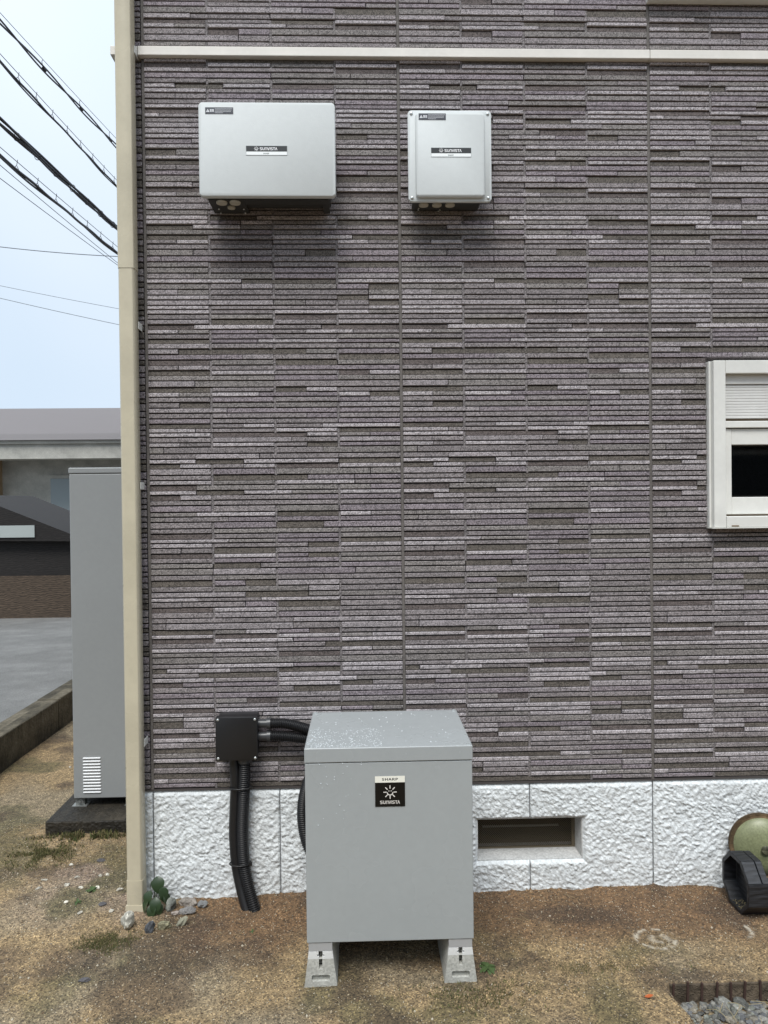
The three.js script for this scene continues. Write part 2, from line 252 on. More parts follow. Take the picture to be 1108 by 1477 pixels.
// ================================================================== HOUSE
const Y0 = 0.42, YB0 = 3.292, YB1 = 3.328, YTOP = 3.95;         // siding bottom, band, top of what is built
const WIN = { x0: 1.228, x1: 2.05, y0: 1.428, y1: 2.097 };
const VENT = { x0: 0.288, x1: 0.715, y0: 0.099, y1: 0.266, d: 0.108 };
const house = thing('house', 'house with mauve grey thin-strip siding above a white rough concrete foundation', 'house');
{
  // hollow wall behind the siding, with the window opening left open
  const wz0 = -0.16, wz1 = -0.0245;
  mesh('wall', mergeGeometries([box(-1.09, WIN.x0 + 0.04, Y0, YTOP + 2.3, wz0, wz1), box(WIN.x1 - 0.04, 6.5, Y0, YTOP + 2.3, wz0, wz1), box(WIN.x0 + 0.04, WIN.x1 - 0.04, Y0, WIN.y0 + 0.04, wz0, wz1), box(WIN.x0 + 0.04, WIN.x1 - 0.04, WIN.y1 - 0.04, YTOP + 2.3, wz0, wz1)]), M.sidingBack, house);
  mesh('side_wall', box(-1.09, -0.93, 0.42, YTOP + 2.3, -7, wz0), M.sidingBack, house);
  mesh('rear_wall', box(-0.93, 6.5, -0.2, YTOP + 2.3, -7.15, -7), M.sidingBack, house);
  mesh('end_wall', box(6.34, 6.5, -0.2, YTOP + 2.3, -7, wz0), M.sidingBack, house);
  mesh('room_floor', box(-0.93, 6.34, 0.36, 0.46, -7, wz0), M.shedBrown, house);
  mesh('roof_slab', box(-1.6, 7, YTOP + 2.3, YTOP + 2.5, -7.6, 0.5), M.roof, house);
  mesh('side_foundation', box(-1.085, -0.94, -0.3, 0.42, -7, -0.16), M.foundSmooth, house);
}
// one panel of strips, repeated across the wall: units of 1/16 m
const LIGHT = [0.53, 0.486, 0.498], MID = [0.322, 0.288, 0.29], MIDP = [0.328, 0.284, 0.306], WARM = [0.315, 0.287, 0.276], LOW = [0.168, 0.146, 0.126], LOWP = [0.17, 0.141, 0.133];
const pattern = [], mortar = [];
{
  const run = { 4: [1, 2], 8: [0, 1], 12: [1, 3] }; let y = 0;
  while (y < 3.0) {
    const h = pick([0.0165, 0.0175, 0.0185, 0.019, 0.0205, 0.0215, 0.023, 0.026]);
    const wide = [];
    for (const c of [4, 8, 12]) { const s = run[c]; if (s[0]) wide.push(c); if (--s[1] <= 0) { s[0] = 1 - s[0]; s[1] = s[0] ? pick([1, 2, 2, 3, 3, 4]) : pick([1, 1, 2, 2, 3]); } }
    let u = 0; const thin = h < 0.0195;
    while (u < 16) {
      const stop = wide.find(c => c > u) || 16; let v;
      if (u === 0 && rnd() < 0.5 && stop > 4) v = pick([1, 2, 3]); else v = u + pick(stop - u <= 4 ? [4, 4, 4, 2, 3] : [3, 4, 5, 6, 8]);
      if (stop - v < 1.01) v = stop; if (v > stop) v = stop;
      const below = pattern.some(q => q.tone === 'low' && Math.abs(q.y1 - y) < 1e-6 && q.x0 < v / 16 - 0.02 && q.x1 > u / 16 + 0.02), last = u ? pattern[pattern.length - 1].tone : '', r0 = rnd(), r = below ? r0 * 0.59 : r0, want = thin ? (r < 0.46 ? 'light' : r < 0.60 ? 'mid' : 'low') : (r < 0.17 ? 'light' : r < 0.86 ? 'mid' : 'low'), tone = want === last && want !== 'mid' ? 'mid' : want;
      const wl = wide.includes(u) ? 0.0045 : u === 0 ? 0.003 : 0.0006, wr = wide.includes(v) ? 0.0045 : v === 16 ? 0.003 : (rnd() < 0.45 ? 0.0022 : 0.0006);
      pattern.push({ x0: u / 16 + wl, x1: v / 16 - wr, y0: y, y1: y + h, tone, col: tone === 'light' ? (thin ? LIGHT : [0.42, 0.38, 0.39]) : tone === 'low' ? pick([LOW, LOW, LOWP]) : pick([MID, MID, MIDP, WARM]), k: rr(0.9, 1.1), z: tone === 'light' ? rr(0.0075, 0.009) : tone === 'low' ? rr(0.002, 0.0035) : rr(0.005, 0.0075), gap: tone === 'low' ? 0.0012 : rr(0.0042, 0.0052) });
      u = v;
    }
    for (const c of wide) mortar.push({ x: c / 16, y0: y, y1: y + h });
    y += h;
  }
}
function stripGeo(x0, x1, y0, y1, z, zb, col) {                 // bevelled bar, front face toward +z, 18 triangles
  const b = 0.0016, P = [[x0, y0, zb], [x1, y0, zb], [x1, y1, zb], [x0, y1, zb], [x0, y0, z - b], [x1, y0, z - b], [x1, y1, z - b], [x0, y1, z - b], [x0 + b, y0 + b, z], [x1 - b, y0 + b, z], [x1 - b, y1 - b, z], [x0 + b, y1 - b, z]];
  const F = [[8, 9, 10, 11], [4, 5, 9, 8], [5, 6, 10, 9], [6, 7, 11, 10], [7, 4, 8, 11], [0, 1, 5, 4], [1, 2, 6, 5], [2, 3, 7, 6], [3, 0, 4, 7]], pos = [];
  for (const f of F) for (const k of [0, 1, 2, 0, 2, 3]) pos.push(...P[f[k]]);
  const g = new THREE.BufferGeometry(); g.setAttribute('position', new THREE.Float32BufferAttribute(pos, 3)); g.computeVertexNormals();
  const uv = []; for (let i = 0; i < pos.length; i += 3) uv.push(pos[i] + pos[i + 2], pos[i + 1] + pos[i + 2]); g.setAttribute('uv', new THREE.Float32BufferAttribute(uv, 2));
  return paintGeo(g, col);
}
{
  const pieces = [];
  const fields = [[Y0, YB0], [YB1, YTOP]];
  for (const [fy0, fy1] of fields) for (const px of [-1, 0, 1]) for (const s of pattern) {
    // the lower field is laid from its top edge downward, like the one above it
    let y1 = fy1 === YB0 ? fy1 - s.y0 : fy1 - s.y0, y0 = y1 - (s.y1 - s.y0); if (y1 < fy0 + 0.008) continue; y0 = Math.max(y0, fy0 + 0.002);
    let x0 = px + s.x0 + (px === -1 ? 0.0 : 0), x1 = px + s.x1; if (s.x0 < 0.01) x0 += 0.003; if (s.x1 > 0.99) x1 -= 0.003;
    const cuts = [[x0, x1]];
    if (y1 > WIN.y0 + 0.004 && y0 < WIN.y1 - 0.004 && x1 > WIN.x0 && fy1 === YB0) { if (x0 > WIN.x0) continue; cuts[0][1] = Math.min(x1, WIN.x0 - 0.002); }
    const [a, b] = cuts[0]; if (b - a < 0.012 || y1 - y0 < s.gap + 0.004) continue;
    pieces.push({ a, b, y0: y0 + s.gap, y1, z: s.z, col: s.col.map((c, i) => c * s.k), area: (Math.min(b, 1.43) - a) * (y1 - y0 - s.gap) * (y1 < 3.58 ? 1 : 0) * (a < -0.16 && b > -0.76 && y1 > 2.66 && y0 < 3.04 ? 0.5 : 1) * (a > -0.36 && b < 0.2 && y1 < 0.7 ? 0.2 : 1) });
  }
  pieces.sort((p, q) => q.area - p.area);
  const rest = [];
  pieces.forEach((p, i) => { const g = stripGeo(p.a, p.b, p.y0, p.y1, p.z, -0.0242, p.col); if (i < 300) mesh('siding_strip', g, M.siding, house); else rest.push(g); });
  const mg = [];
  for (const [fy0, fy1] of fields) for (const px of [-1, 0, 1]) for (const m of mortar) {
    let y1 = fy1 - m.y0, y0 = fy1 - m.y1; if (y1 < fy0 + 0.004) continue; y0 = Math.max(y0, fy0 + 0.002); const x = px + m.x; if (x > WIN.x0 - 0.01 && y1 > WIN.y0 && y0 < WIN.y1) continue;
    mg.push(paintGeo(box(x - 0.0041, x + 0.0041, y0 + 0.0003, y1 - 0.0003, -0.0241, rr(0.0028, 0.0042)), [0.285, 0.258, 0.258]));
  }
  stuff('siding_strips', mergeGeometries(rest), M.siding, house);
  stuff('mortar_joints', mergeGeometries(mg), M.siding, house);
  // corner siding beside the downspout
  const cg = []; let y = Y0 + 0.003; while (y < YTOP) { const h = pick([0.0185, 0.021, 0.024, 0.03]); const y1 = y + h - 0.005; if (!(y1 > YB0 - 0.003 && y < YB1 + 0.003)) cg.push(stripGeo(-1.088, -1.0085, y, y1, 0.005, -0.0242, pick([MID, MIDP, LOW, MID]).map(c => c * 0.85))); y += h; }
  stuff('corner_strips', mergeGeometries(cg), M.siding, house);
  for (const [fy0, fy1] of fields) for (const x of [-1.0, 0, 1.0]) mesh('sealant_joint', box(x - 0.0052, x + 0.0052, fy0 + 0.001, fy1 - 0.001, -0.024, 0.003), M.sealant, house);
  mesh('starter_flashing', box(-1.088, 3.0, Y0 - 0.006, Y0 + 0.001, -0.012, 0.0035), std({ color: L(0.07, 0.062, 0.06), roughness: 0.6 }), house);
  // band course, two lengths and the return at the corner
  mesh('band_course', rbox(-1.0125, 0.9985, YB0, YB1, -0.0115, 0.028, 0.003), M.band, house);
  mesh('band_course', rbox(1.0, 3.0, YB0, YB1, -0.0115, 0.028, 0.003), M.band, house);
  mesh('band_corner', rbox(-1.118, -1.014, YB0 + 0.0005, YB1 - 0.0005, -0.3, 0.0275, 0.003), M.band, house);
}
// foundation: rough split-face panels half a metre wide
{
  const rough = (x, y) => {
    const w = (fbm(x * 6, y * 6 + 50, 3) - 0.5) * 0.10; const a = x * 0.8 + y * 0.55 + w, b = -x * 0.55 + y * 0.85 + w;
    const r2 = fbm(a * 70 + 9, b * 120, 3), r3 = fbm(x * 210, y * 210, 2), r4 = fbm(a * 11, b * 20 + 3, 2);
    const c1 = 1 - Math.abs(fbm(x * 62 + w * 30, y * 62 + 7, 4) * 2 - 1), c2 = Math.abs(fbm(a * 48 + 31, b * 90 + 4, 4) * 2 - 1);
    return (r2 * 0.34 + c1 * 0.24 + c2 * 0.24 + r3 * 0.14 + r4 * 0.14) * 0.025;
  };
  const yb = -0.14, yt = Y0 - 0.007;
  function panel(x0, x1) {
    const xs = [], ys = [], n = Math.max(2, Math.round((x1 - x0) / 0.0038)); for (let i = 0; i <= n; i++) xs.push(lerp(x0, x1, i / n)); for (let y = yb; y < yt - 0.002; y += 0.0038) ys.push(y); ys.push(yt);
    const snap = (arr, v) => { let k = 0; arr.forEach((q, i) => { if (Math.abs(q - v) < Math.abs(arr[k] - v)) k = i; }); if (v > arr[0] && v < arr[arr.length - 1]) arr[k] = v; };
    snap(xs, VENT.x0); snap(xs, VENT.x1); snap(ys, VENT.y0); snap(ys, VENT.y1);
    const pos = [], uv = [], idx = [], nx = xs.length;
    for (const y of ys) for (const x of xs) { let edge = 0.6 + 0.4 * Math.min(1, Math.min(x - x0, x1 - x) / 0.003); const dv = Math.max(VENT.x0 - x, x - VENT.x1, VENT.y0 - y, y - VENT.y1); edge *= smooth(0, 0.012, Math.max(0, dv)) * 0.85 + 0.15; edge *= smooth(0, 0.02, yt - y) * 0.7 + 0.3; pos.push(x, y, -0.0125 + 0.012 * Math.min(1, edge) * 0.35 + rough(x, y) * (0.15 + 0.85 * Math.max(0, edge))); uv.push(x, y); }
    for (let j = 0; j < ys.length - 1; j++) for (let i = 0; i < nx - 1; i++) { const cx = (xs[i] + xs[i + 1]) / 2, cy = (ys[j] + ys[j + 1]) / 2; if (cx > VENT.x0 && cx < VENT.x1 && cy > VENT.y0 && cy < VENT.y1) continue; const a = j * nx + i; idx.push(a, a + 1, a + nx, a + 1, a + nx + 1, a + nx); }
    const g = new THREE.BufferGeometry(); g.setAttribute('position', new THREE.Float32BufferAttribute(pos, 3)); g.setAttribute('uv', new THREE.Float32BufferAttribute(uv, 2)); g.setIndex(idx); g.computeVertexNormals();
    mesh('foundation_panel', g, M.foundation, house);
  }
  const js = [-1.085, -1.0, -0.5, 0, 0.5, 1.0, 1.5, 2.0]; for (let i = 0; i < js.length - 1; i++) { panel(js[i] + (i ? 0.0019 : 0), js[i + 1] - 0.0019); if (i) for (const [a, b] of js[i] === 0.5 ? [[-0.14, VENT.y0 - 0.001], [VENT.y1, yt]] : [[-0.14, yt]]) mesh('foundation_joint', box(js[i] - 0.0018, js[i] + 0.0018, a, b, -0.0164, -0.0085), M.foundJoint, house); }
  const z0 = -0.16, z1 = -0.0165, bk = [box(-1.085, VENT.x0, -0.3, yt, z0, z1), box(VENT.x1, 6.4, -0.3, yt, z0, z1), box(VENT.x0, VENT.x1, -0.3, VENT.y0, z0, z1), box(VENT.x0, VENT.x1, VENT.y1, yt, z0, z1)];
  mesh('foundation_wall', mergeGeometries(bk), M.foundJoint, house);
  // vent: recess lining, frame and mesh
  const v = new THREE.Group(); v.name = 'foundation_vent'; house.add(v);
  const d = -VENT.d, t = 0.003;
  mesh('sill', box(VENT.x0, VENT.x1, VENT.y0 - 0.001, VENT.y0 + t, d, -0.010), M.foundSmooth, v);
  mesh('reveal', box(VENT.x1 - t, VENT.x1 + 0.001, VENT.y0 + t, VENT.y1, d, -0.010), M.foundSmooth, v);
  mesh('reveal', box(VENT.x0 - 0.001, VENT.x0 + t, VENT.y0 + t, VENT.y1, d, -0.010), M.foundSmooth, v);
  const fr = [], X0 = VENT.x0 + t, X1 = VENT.x1 - t, Yv0 = VENT.y0 + t, Yv1 = VENT.y1;
  fr.push(box(X0, X0 + 0.014, Yv0, Yv1, d - 0.006, d + 0.004), box(X1 - 0.014, X1, Yv0, Yv1, d - 0.006, d + 0.004), box(X0 + 0.014, X1 - 0.014, Yv0, Yv0 + 0.006, d - 0.006, d + 0.004), box(X0 + 0.014, X1 - 0.014, Yv1 - 0.006, Yv1, d - 0.006, d + 0.004));
  mesh('vent_frame', mergeGeometries(fr), M.ventMetal, v);
  const bars = []; for (let s = -1; s <= 1; s += 2) for (let x = X0 - 0.2; x < X1 + 0.2; x += 0.0085) { // diagonal wires, clipped to the frame
    const H = Yv1 - Yv0; let xa = x, xb = x + s * H * 0.9, ya = Yv0, ybb = Yv1; const lo = X0 + 0.01, hi = X1 - 0.01, f = X => Yv0 + (X - x) / (xb - x) * H;
    const cl = X => Math.max(lo, Math.min(hi, X)); const A = cl(xa), B = cl(xb); if (Math.abs(A - B) < 0.004) continue; ya = f(A); ybb = f(B);
    const len = Math.hypot(B - A, ybb - ya), g = new THREE.BoxGeometry(len, 0.0014, 0.0014); g.rotateZ(Math.atan2(ybb - ya, B - A)); g.translate((A + B) / 2, (ya + ybb) / 2, d - 0.001 + s * 0.0009); bars.push(g);
  }
  mesh('vent_mesh', mergeGeometries(bars), M.ventMetal, v);
  mesh('damper_bar', box(X0 + 0.04, X1 - 0.06, 0.175, 0.183, d - 0.036, d - 0.03), M.galv, v);
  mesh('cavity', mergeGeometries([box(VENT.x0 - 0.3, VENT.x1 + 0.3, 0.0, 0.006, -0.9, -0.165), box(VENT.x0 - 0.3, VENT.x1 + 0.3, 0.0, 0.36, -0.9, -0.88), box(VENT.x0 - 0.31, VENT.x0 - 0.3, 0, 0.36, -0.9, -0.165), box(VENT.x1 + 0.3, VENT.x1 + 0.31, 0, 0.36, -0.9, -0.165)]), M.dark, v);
}
// window with a roller shutter, at the right
{
  const w = new THREE.Group(); w.name = 'window'; w.userData.label = 'white framed window with half lowered roller shutter'; house.add(w);
  const { x0, x1, y0, y1 } = WIN, f = 0.052;
  mesh('frame_stile', rbox(x0, x0 + 0.009, y0 + 0.004, y1 - 0.002, -0.03, 0.024, 0.002), M.winWhite, w);
  mesh('frame_stile', rbox(x0 + 0.0095, x0 + 0.058, y0 + 0.004, y1 - 0.002, -0.03, 0.046, 0.003), M.winWhite, w);
  mesh('frame_stile', rbox(x1 - 0.058, x1, y0 + 0.004, y1 - 0.002, -0.03, 0.046, 0.003), M.winWhite, w);
  const a = x0 + 0.0585, b = x1 - 0.0585;
  mesh('frame_head', rbox(a, b, 2.043, y1 - 0.002, -0.03, 0.046, 0.003), M.winWhite, w);
  mesh('frame_sill', rbox(a, b, y0 + 0.004, 1.476, -0.03, 0.050, 0.003), M.winWhite, w);
  mesh('sill_lip', rbox(x0 - 0.002, x1, y0, y0 + 0.0035, -0.01, 0.054, 0.001), M.winWhite, w);
  mesh('drain_cap', rbox(a + 0.018, a + 0.048, 1.435, 1.441, 0.046, 0.0515, 0.0015), M.dirt, w);
  mesh('shutter_box', rbox(a, b, 2.004, 2.0425, -0.03, 0.020, 0.002), M.winSlat, w);
  for (let k = 0; k < 12; k++) { const yy = 1.868 + k * 0.0112; mesh('shutter_slat', rbox(a, b, yy, yy + 0.0108, 0.006, 0.0135, 0.0022, 1), M.winSlat, w); }
  mesh('shutter_rail', rbox(a, b, 1.829, 1.856, -0.01, 0.028, 0.003), M.winWhite, w);
  mesh('shutter_gap', box(a, b, 1.8565, 1.8675, -0.02, 0.0), M.dirt, w);
  mesh('sash_rail', rbox(a + 0.0365, b - 0.0365, 1.762, 1.826, -0.03, 0.016, 0.003), M.winWhite, w);
  mesh('sash_rail', rbox(a + 0.0365, b - 0.0365, 1.4835, 1.552, -0.03, 0.016, 0.003), M.winWhite, w);
  mesh('sash_stile', rbox(a, a + 0.036, 1.4835, 1.826, -0.03, 0.018, 0.003), M.winWhite, w);
  mesh('sash_stile', rbox(b - 0.036, b, 1.4835, 1.826, -0.03, 0.018, 0.003), M.winWhite, w);
  mesh('sash_track', box(a, b, 1.4762, 1.4832, -0.03, 0.006), M.dirt, w);
  const gl = new THREE.PlaneGeometry(b - a - 0.06, 0.22); mesh('pane', gl, M.glass, w, [(a + b) / 2, 1.657, -0.012]);
  mesh('gasket', mergeGeometries([box(a + 0.036, b - 0.036, 1.5525, 1.5565, -0.018, -0.004), box(a + 0.036, b - 0.036, 1.7575, 1.7615, -0.018, -0.004), box(a + 0.0365, a + 0.0395, 1.5565, 1.7575, -0.018, -0.004)]), M.dark, w);
  const u = new THREE.Group(); u.name = 'upper_window'; house.add(u);
  mesh('frame_sill', rbox(0.992, 2.2, 3.522, 3.56, -0.011, 0.05, 0.003), M.winWhite, u);
  mesh('frame_stile', rbox(0.992, 1.05, 3.561, YTOP + 0.5, -0.011, 0.046, 0.003), M.winWhite, u);
  mesh('sash', rbox(1.051, 2.2, 3.561, YTOP + 0.5, -0.011, 0.03, 0.003), M.winWhite, u);
}

// ================================================================== DOWNSPOUT
{
  const d = thing('downspout', 'beige square downspout at the house corner', 'downspout', [-1.05, 0, 0]);
  const sq = (w, zf, y0, y1, r = 0.010) => { const g = new THREE.ExtrudeGeometry(rrect(-w / 2, w / 2, 0, 0.062, r), { depth: y1 - y0, bevelEnabled: false, curveSegments: 6 }); g.rotateX(-Math.PI / 2); g.translate(0, y0, zf); return metric(toCreasedNormals(g, 0.7)); };
  mesh('upper_pipe', sq(0.0625, 0.0925, 2.449, 4.6), M.downspout, d);
  mesh('lower_pipe', sq(0.0595, 0.0910, 0.104, 2.4485), M.downspout, d);
  mesh('outlet_pipe', sq(0.0625, 0.0925, -0.04, 0.1035), M.downspout, d);
  const fl = new THREE.BoxGeometry(0.064, 0.05, 0.066, 4, 4, 4); { const p = fl.attributes.position; for (let i = 0; i < p.count; i++) { const t = 0.5 - p.getY(i) / 0.05; p.setX(i, p.getX(i) * (1 + t * 0.16)); p.setZ(i, p.getZ(i) * (1 + t * 0.16)); } fl.computeVertexNormals(); fl.translate(0, -0.015, 0.0615); metric(fl); }
  mesh('outlet_flare', fl, M.downspout, d);
  for (const y of [0.62, 1.62, 2.24, 3.3, 4.3]) mesh('bracket', mergeGeometries([rbox(0.0315, 0.0345, y - 0.014, y + 0.014, -0.004, 0.052, 0.001, 1), rbox(-0.012, 0.012, y - 0.01, y + 0.01, 0.004, 0.0295, 0.002, 1)]), M.winWhite, d);
}

// ================================================================== WALL UNITS
function sunMark(c, x, y, r, w, face) { c.lineWidth = w; c.lineCap = 'round'; for (let k = 0; k < 8; k++) { const a = k * Math.PI / 4; c.beginPath(); c.moveTo(x + Math.cos(a) * r * 0.6, y + Math.sin(a) * r * 0.6); c.lineTo(x + Math.cos(a) * r, y + Math.sin(a) * r); c.stroke(); } if (face) { c.beginPath(); c.arc(x, y, r * 0.45, 0.05 * Math.PI, 0.95 * Math.PI); c.stroke(); c.fillRect(x - r * 0.26, y - r * 0.24, r * 0.16, w * 0.9); c.fillRect(x + r * 0.08, y - r * 0.24, r * 0.2, w * 0.8); } }
function wordMark(c, x, y, h) {                                  // S u n V I S T A in rounded strokes
  c.lineWidth = h * 0.17; c.lineJoin = 'round'; c.lineCap = 'butt'; const w = h * 0.78; let X = x;
  const S = () => { c.beginPath(); c.moveTo(X + w * 0.9, y + h * 0.1); c.lineTo(X + w * 0.25, y + h * 0.1); c.quadraticCurveTo(X + w * 0.08, y + h * 0.12, X + w * 0.1, y + h * 0.3); c.quadraticCurveTo(X + w * 0.12, y + h * 0.46, X + w * 0.3, y + h * 0.47); c.lineTo(X + w * 0.65, y + h * 0.52); c.quadraticCurveTo(X + w * 0.88, y + h * 0.56, X + w * 0.86, y + h * 0.72); c.quadraticCurveTo(X + w * 0.84, y + h * 0.9, X + w * 0.62, y + h * 0.9); c.lineTo(X + w * 0.02, y + h * 0.9); c.stroke(); };
  S(); X += w * 1.14;
  c.beginPath(); c.moveTo(X + w * 0.1, y); c.lineTo(X + w * 0.1, y + h * 0.62); c.quadraticCurveTo(X + w * 0.1, y + h * 0.9, X + w * 0.45, y + h * 0.9); c.quadraticCurveTo(X + w * 0.84, y + h * 0.9, X + w * 0.84, y + h * 0.62); c.lineTo(X + w * 0.84, y); c.stroke(); X += w * 1.14;
  c.beginPath(); c.moveTo(X + w * 0.1, y + h); c.lineTo(X + w * 0.1, y + h * 0.38); c.quadraticCurveTo(X + w * 0.1, y + h * 0.1, X + w * 0.45, y + h * 0.1); c.quadraticCurveTo(X + w * 0.84, y + h * 0.1, X + w * 0.84, y + h * 0.38); c.lineTo(X + w * 0.84, y + h); c.stroke(); X += w * 1.02;
  c.beginPath(); c.moveTo(X + w * 0.08, y); c.lineTo(X + w * 0.5, y + h * 0.95); c.lineTo(X + w * 0.92, y); c.stroke(); X += w * 1.16;
  c.beginPath(); c.moveTo(X + w * 0.08, y); c.lineTo(X + w * 0.08, y + h); c.stroke(); X += w * 0.32;
  S(); X += w * 1.04;
  c.beginPath(); c.moveTo(X, y + h * 0.1); c.lineTo(X + w * 0.95, y + h * 0.1); c.moveTo(X + w * 0.48, y); c.lineTo(X + w * 0.48, y + h); c.stroke(); X += w * 0.92;
  c.beginPath(); c.moveTo(X + w * 0.08, y + h); c.lineTo(X + w * 0.5, y + h * 0.06); c.lineTo(X + w * 0.92, y + h); c.stroke();
  return X + w - x;
}
const plateMap = canvasTex(512, 116, (c, w, h) => {
  c.fillStyle = '#f3f6f5'; c.fillRect(0, 0, w, h); c.fillStyle = '#2f3030'; c.fillRect(0, 0, w, 72); c.strokeStyle = '#fff'; c.fillStyle = '#fff';
  sunMark(c, 128, 36, 27, 5, true); wordMark(c, 172, 19, 36);
  c.fillStyle = '#30403c'; c.font = 'bold 24px sans-serif'; c.textAlign = 'center'; c.fillText('SHARP', 250, 104); c.strokeStyle = '#7d8785'; c.lineWidth = 3; c.strokeRect(1, 1, w - 2, h - 2);
});
const cautionMap = canvasTex(512, 116, (c, w, h) => {
  c.fillStyle = '#45474d'; c.fillRect(0, 0, w, h); c.fillStyle = '#e9ebee';
  c.beginPath(); c.moveTo(48, 28); c.lineTo(78, 84); c.lineTo(18, 84); c.closePath(); c.fill(); c.fillStyle = '#45474d'; c.fillRect(44, 46, 8, 20); c.fillRect(44, 71, 8, 7);
  c.fillStyle = '#e9ebee'; // two block characters, then rows of fine print
  const blk = (x, s) => { for (let i = 0; i < 4; i++) c.fillRect(x, 34 + i * 13, s, 6); c.fillRect(x + 5, 32, 7, 50); c.fillRect(x + s - 12, 32, 7, 50); }; blk(86, 34); blk(126, 34);
  for (let r = 0; r < 4; r++) { let x = 178; const end = r === 0 ? 490 : r === 3 ? 330 : 470; while (x < end) { const s = 6 + ((x * 7 + r * 13) % 9); c.fillRect(x, 18 + r * 25, s, 3); c.fillRect(x, 26 + r * 25, s - 2, 3); c.fillRect(x + s / 2 - 1, 18 + r * 25, 3, 13); x += s + 4; } }
});
{ // larger unit: power conditioner
  const u = thing('power_conditioner', 'wide light grey wall box with a smooth rounded cover above the black junction box', 'wall box', [-0.498, 2.686, 0]);
  const W = 0.253, H = 0.349, zf = 0.172;
  mesh('cover', slabR(-W, W, 0, H, 0.146, zf, 0.016, 0.007), M.invCover, u);
  mesh('case', slabR(-W + 0.022, W - 0.022, 0.004, H - 0.012, 0.055, 0.1458, 0.012, 0.002), M.invBase, u);
  const base = mesh('base_box', mergeGeometries([box(-0.215, -0.095, 0.002, H - 0.02, 0.0092, 0.0548), box(-0.095, 0.205, 0.022, H - 0.02, 0.0092, 0.0548), box(0.205, 0.217, 0.002, H - 0.02, 0.0092, 0.0548)]), M.invBase, u);
  mesh('bottom_plate', box(-0.225, -0.09, -0.004, 0.0035, 0.020, 0.150), M.invBase, u);
  mesh('bottom_plate', mergeGeometries([box(-0.0895, 0.225, -0.004, 0.0035, 0.105, 0.150), box(0.2, 0.225, -0.004, 0.0035, 0.020, 0.1045)]), M.invBase, u);
  const gr = []; for (let x = -0.08; x < 0.195; x += 0.012) gr.push(box(x, x + 0.004, 0.012, 0.020, 0.03, 0.104)); mesh('vent_grille', mergeGeometries(gr), M.black, u);
  for (const [x, z, r] of [[-0.178, 0.128, 0.021], [-0.128, 0.128, 0.021], [-0.150, 0.082, 0.015]]) mesh('knockout_plug', cyl(r, r * 0.94, 0.005, 24, 'y', x, -0.0066, z), M.plug, u);
  for (const [x, z] of [[-0.20, 0.068], [-0.105, 0.068], [-0.20, 0.03], [-0.105, 0.03]]) mesh('screw', new THREE.SphereGeometry(0.0035, 8, 6).translate(x, -0.0055, z), M.screw, u);
  sticker('caution_label', 0.103, 0.0235, cautionMap, u, -W + 0.078, H - 0.0335, zf);
  sticker('name_plate', 0.152, 0.0345, plateMap, u, -0.002, 0.169, zf);
}
{ // smaller unit with the raised lid
  const u = thing('connection_box', 'narrow light grey wall box with a raised lid and four corner screws', 'wall box', [0.188, 2.688, 0]);
  const W = 0.1595, H = 0.347, zf = 0.122;
  mesh('cover', slabR(-W, W, 0, H, 0.106, zf, 0.016, 0.005), M.invCover, u);
  const lid = slabR(-W + 0.028, W - 0.028, 0.012, H - 0.015, zf - 0.004, zf + 0.016, 0.015, 0.008); mesh('raised_lid', lid, M.invCover, u);
  mesh('base_box', slabR(-0.140, 0.126, 0.012, H - 0.02, 0.0092, 0.1058, 0.012, 0.003), M.invBase, u);
  mesh('bottom_plate', box(-0.134, 0.112, 0.006, 0.0118, 0.025, 0.101), M.invBase, u);
  for (const x of [-0.098, -0.047, 0.004]) mesh('knockout_plug', cyl(0.019, 0.018, 0.005, 24, 'y', x, 0.0036, 0.079), M.plug, u);
  for (const [x, z] of [[-0.115, 0.03], [-0.03, 0.03], [-0.115, 0.045], [-0.035, 0.018]]) mesh('screw', new THREE.SphereGeometry(0.003, 8, 6).translate(x, 0.005, z), M.screw, u);
  for (const sx of [-1, 1]) for (const y of [0.014, H - 0.014]) mesh('cover_screw', new THREE.SphereGeometry(0.0062, 14, 10).scale(1, 1, 0.6).translate(sx * (W - 0.014), y, zf + 0.001), M.screw, u);
  sticker('caution_label', 0.103, 0.0235, cautionMap, u, -W + 0.092, H - 0.034, zf + 0.016);
  sticker('name_plate', 0.152, 0.0345, plateMap, u, 0.003, 0.179, zf + 0.016);
}

